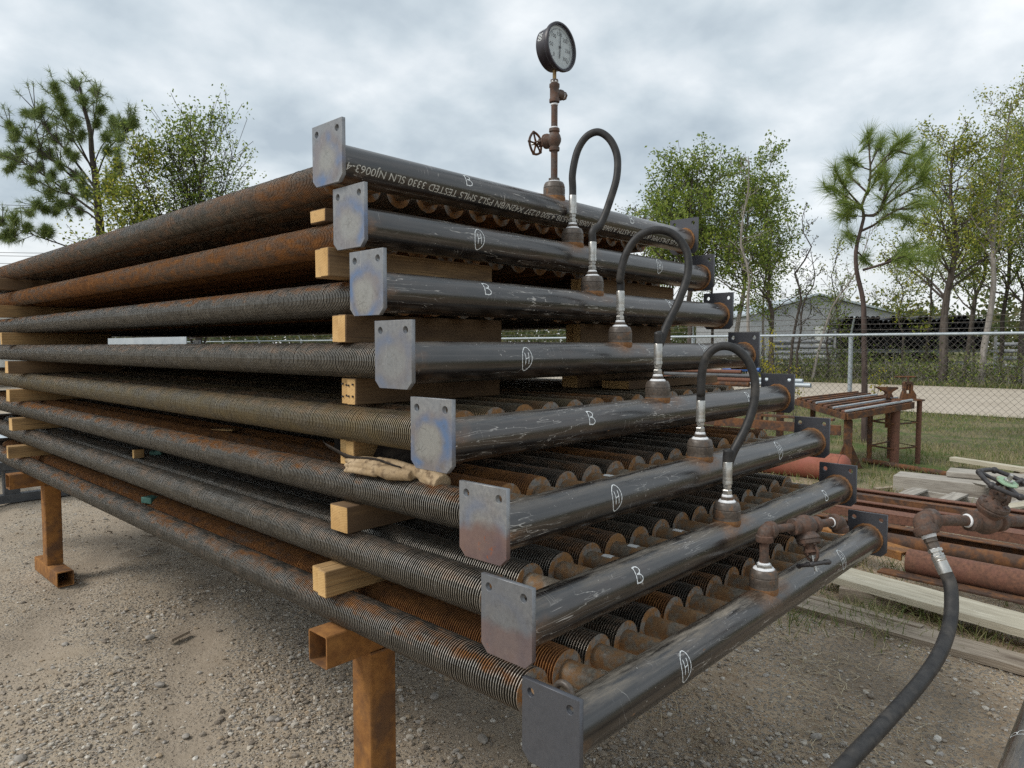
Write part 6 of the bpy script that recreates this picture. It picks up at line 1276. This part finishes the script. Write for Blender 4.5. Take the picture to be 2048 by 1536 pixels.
V = np.stack((P-d*L_[:, None]/2-s_, P-d*L_[:, None]/2+s_, P+bend+s_+np.array((0, 0, 0.004)), P+bend-s_+np.array((0, 0, 0.004)), P+d*L_[:, None]/2+s_, P+d*L_[:, None]/2-s_), 1).reshape(-1, 3); b_ = np.arange(m_)[:, None]*6
tag(add('straw', quads_np('straw', V, np.concatenate((b_+np.array((0, 1, 2, 3)), b_+np.array((3, 2, 4, 5)))), [M_STRAW])), 'dry straw scattered on the brown soil at the right', 'straw', kind='stuff')
# gravel: faceted pebbles of mixed stone
def gravel_mat():
    n = NT('mixed river gravel'); r = n.geo('Random Per Island'); c = n.ramp(r, (0.0, (0.20, 0.165, 0.13)), (1.0, (0.74, 0.70, 0.63)), (0.25, (0.34, 0.29, 0.235)), (0.5, (0.48, 0.37, 0.25)), (0.62, (0.42, 0.39, 0.355)), (0.85, (0.56, 0.50, 0.41)))
    return n.done(n.mix(n.rng(n.noise(n.wpos(), 90, 3, 0.6), 0.35, 0.65, 0, 0.35), c, (0.16, 0.14, 0.115)), 0.85, 0, None, 0.3)
M_GRAVEL = gravel_mat(); M_STONE = plain('weathered stone', (0.24, 0.215, 0.185), (0.38, 0.35, 0.31), 30, 0.85, bump=0.4, bd=0.004)
bm = bmesh.new(); bmesh.ops.create_icosphere(bm, subdivisions=1, radius=1.0); bm.verts.ensure_lookup_table(); IV = np.array([v.co[:] for v in bm.verts]); IF = np.array([[v.index for v in f_.verts] for f_ in bm.faces]); bm.free()
def pebbles(n, xr, yr, smin, smax, dens, r_):
    x = r_.uniform(*xr, n); y = r_.uniform(*yr, n); k = dens(x, y)+r_.normal(0, 0.35, n) > 0.5; x, y = x[k], y[k]; m_ = len(x)
    s = smin*(smax/smin)**(r_.random(m_)**2.2); sc = np.stack((s*r_.uniform(0.8, 1.5, m_), s*r_.uniform(0.7, 1.1, m_), s*r_.uniform(0.45, 0.8, m_)), 1); a = r_.uniform(0, 6.28, m_); ca, sa = np.cos(a), np.sin(a)
    J = IV[None]*(1+r_.normal(0, 0.13, (m_, len(IV), 1))); L = J*sc[:, None, :]; X = L[..., 0]*ca[:, None]-L[..., 1]*sa[:, None]+x[:, None]; Y = L[..., 0]*sa[:, None]+L[..., 1]*ca[:, None]+y[:, None]
    Z = L[..., 2]+(hnoise(x, y)+sc[:, 2]*0.25)[:, None]; V = np.stack((X, Y, Z), -1).reshape(-1, 3); return V, (np.arange(m_)[:, None, None]*len(IV)+IF[None]).reshape(-1, 3)
def dens(x, y):
    d = x*0.80-y*0.35; rut = sum(np.exp(-((d-c+0.15*np.sin(y*0.9))/w)**2) for c, w in ((-1.15, 0.18), (-0.35, 0.15), (0.55, 0.2), (-2.2, 0.25)))
    return 0.50+0.20*patch_mask(x*1.9+3, y*1.6)-0.45*rut-0.30*np.clip((x-y-1.4), 0, 2)+0.35*np.exp(-((x-0.6)**2+(y-0.2)**2)/0.7)
Va, Fa = pebbles(34000, (-0.9, 3.2), (-1.2, 3.2), 0.0038, 0.016, lambda x, y: dens(x, y)+0.10, r_); Vb, Fb = pebbles(24000, (-2.4, 4.5), (-2.0, 7.5), 0.0045, 0.014, dens, r_)
IV, IF = np.array(((1, 0, 0), (-1, 0, 0), (0, 1, 0), (0, -1, 0), (0, 0, 1), (0, 0, -1.0))), np.array(((0, 2, 4), (2, 1, 4), (1, 3, 4), (3, 0, 4), (2, 0, 5), (1, 2, 5), (3, 1, 5), (0, 3, 5)))
Vc, Fc = pebbles(75000, (-1.2, 3.2), (-1.3, 4.2), 0.0024, 0.0065, lambda x, y: dens(x, y)+0.22, r_); bm = bmesh.new(); bmesh.ops.create_icosphere(bm, subdivisions=1, radius=1.0); IV = np.array([v.co[:] for v in bm.verts]); bm.verts.index_update(); IF = np.array([[v.index for v in f_.verts] for f_ in bm.faces]); bm.free()
me = quads_np('gravel', np.vstack((Va, Vb, Vc)), np.vstack((Fa, Fb+len(Va), Fc+len(Va)+len(Vb))), [M_GRAVEL], False, None, 3); tag(add('gravel', me), 'loose mixed gravel strewn over the yard dirt', 'gravel', kind='stuff')
bm = bmesh.new(); bmesh.ops.create_icosphere(bm, subdivisions=2, radius=1.0); bm.verts.index_update(); IV2 = np.array([v.co[:] for v in bm.verts]); IF2 = [[v.index for v in f_.verts] for f_ in bm.faces]; bm.free()
for k, (px, py, s_) in enumerate(((870, 1388, 0.024), (1632, 1467, 0.022), (300, 1278, 0.022), (320, 1373, 0.024), (372, 1468, 0.02), (130, 1295, 0.020), (1290, 1330, 0.02), (545, 1440, 0.024), (965, 1475, 0.026), (40, 1525, 0.026))):
    d_ = at(px, py, 1.0)-CAM; t_ = -CAM[2]/d_[2]; q = CAM+d_*t_; Vv = IV2*(1+0.16*np.sin(IV2@r_.normal(0, 2.2, (3, 3))+k).sum(1, keepdims=True)/1.5+r_.normal(0, 0.03, (len(IV2), 1)))*s_*0.9*np.array((1.2, 0.9, 0.6))
    o = add('stone', mesh_np('stone', Vv, [tuple(f_) for f_ in IF2], [M_STONE], 50), None, (q[0], q[1], ground_z(q[0], q[1])+s_*0.25), (0, 0, r_.uniform(0, 6))); tag(o, 'larger loose stone lying among the gravel', 'stone', 'larger stones in the gravel')
o = board((0, 0, 0), (0.13, 0.035, 0.018), M_ROTW, None, 'scrap_bit', 0.4); q = at(357, 1242, 3.9); o.location = (q[0], q[1], 0.02); tag(o, 'small brown wood scrap lying in the wheel track', 'scrap')
# litter of twigs and bark in the distance under the stack
n = 150; x = r_.uniform(0.8, 3.2, n); y = r_.uniform(3.0, 6.0, n); b = MB()
for i in range(n):
    a = r_.uniform(0, 3.14); L_ = r_.uniform(0.04, 0.22); d = np.array((math.cos(a), math.sin(a), r_.normal(0, .06))); p = np.array((x[i], y[i], ground_z(x[i], y[i])+0.012)); b.tube([p-d*L_/2, p+r_.normal(0, 0.01, 3), p+d*L_/2], [0.005, 0.007, 0.003], 4, int(r_.random() < 0.3))
o = b.build('twig_litter', [M_ROTW, M_GREYW], None, 179); tag(o, 'litter of twigs and bark on the dirt behind the stack', 'litter', kind='stuff')
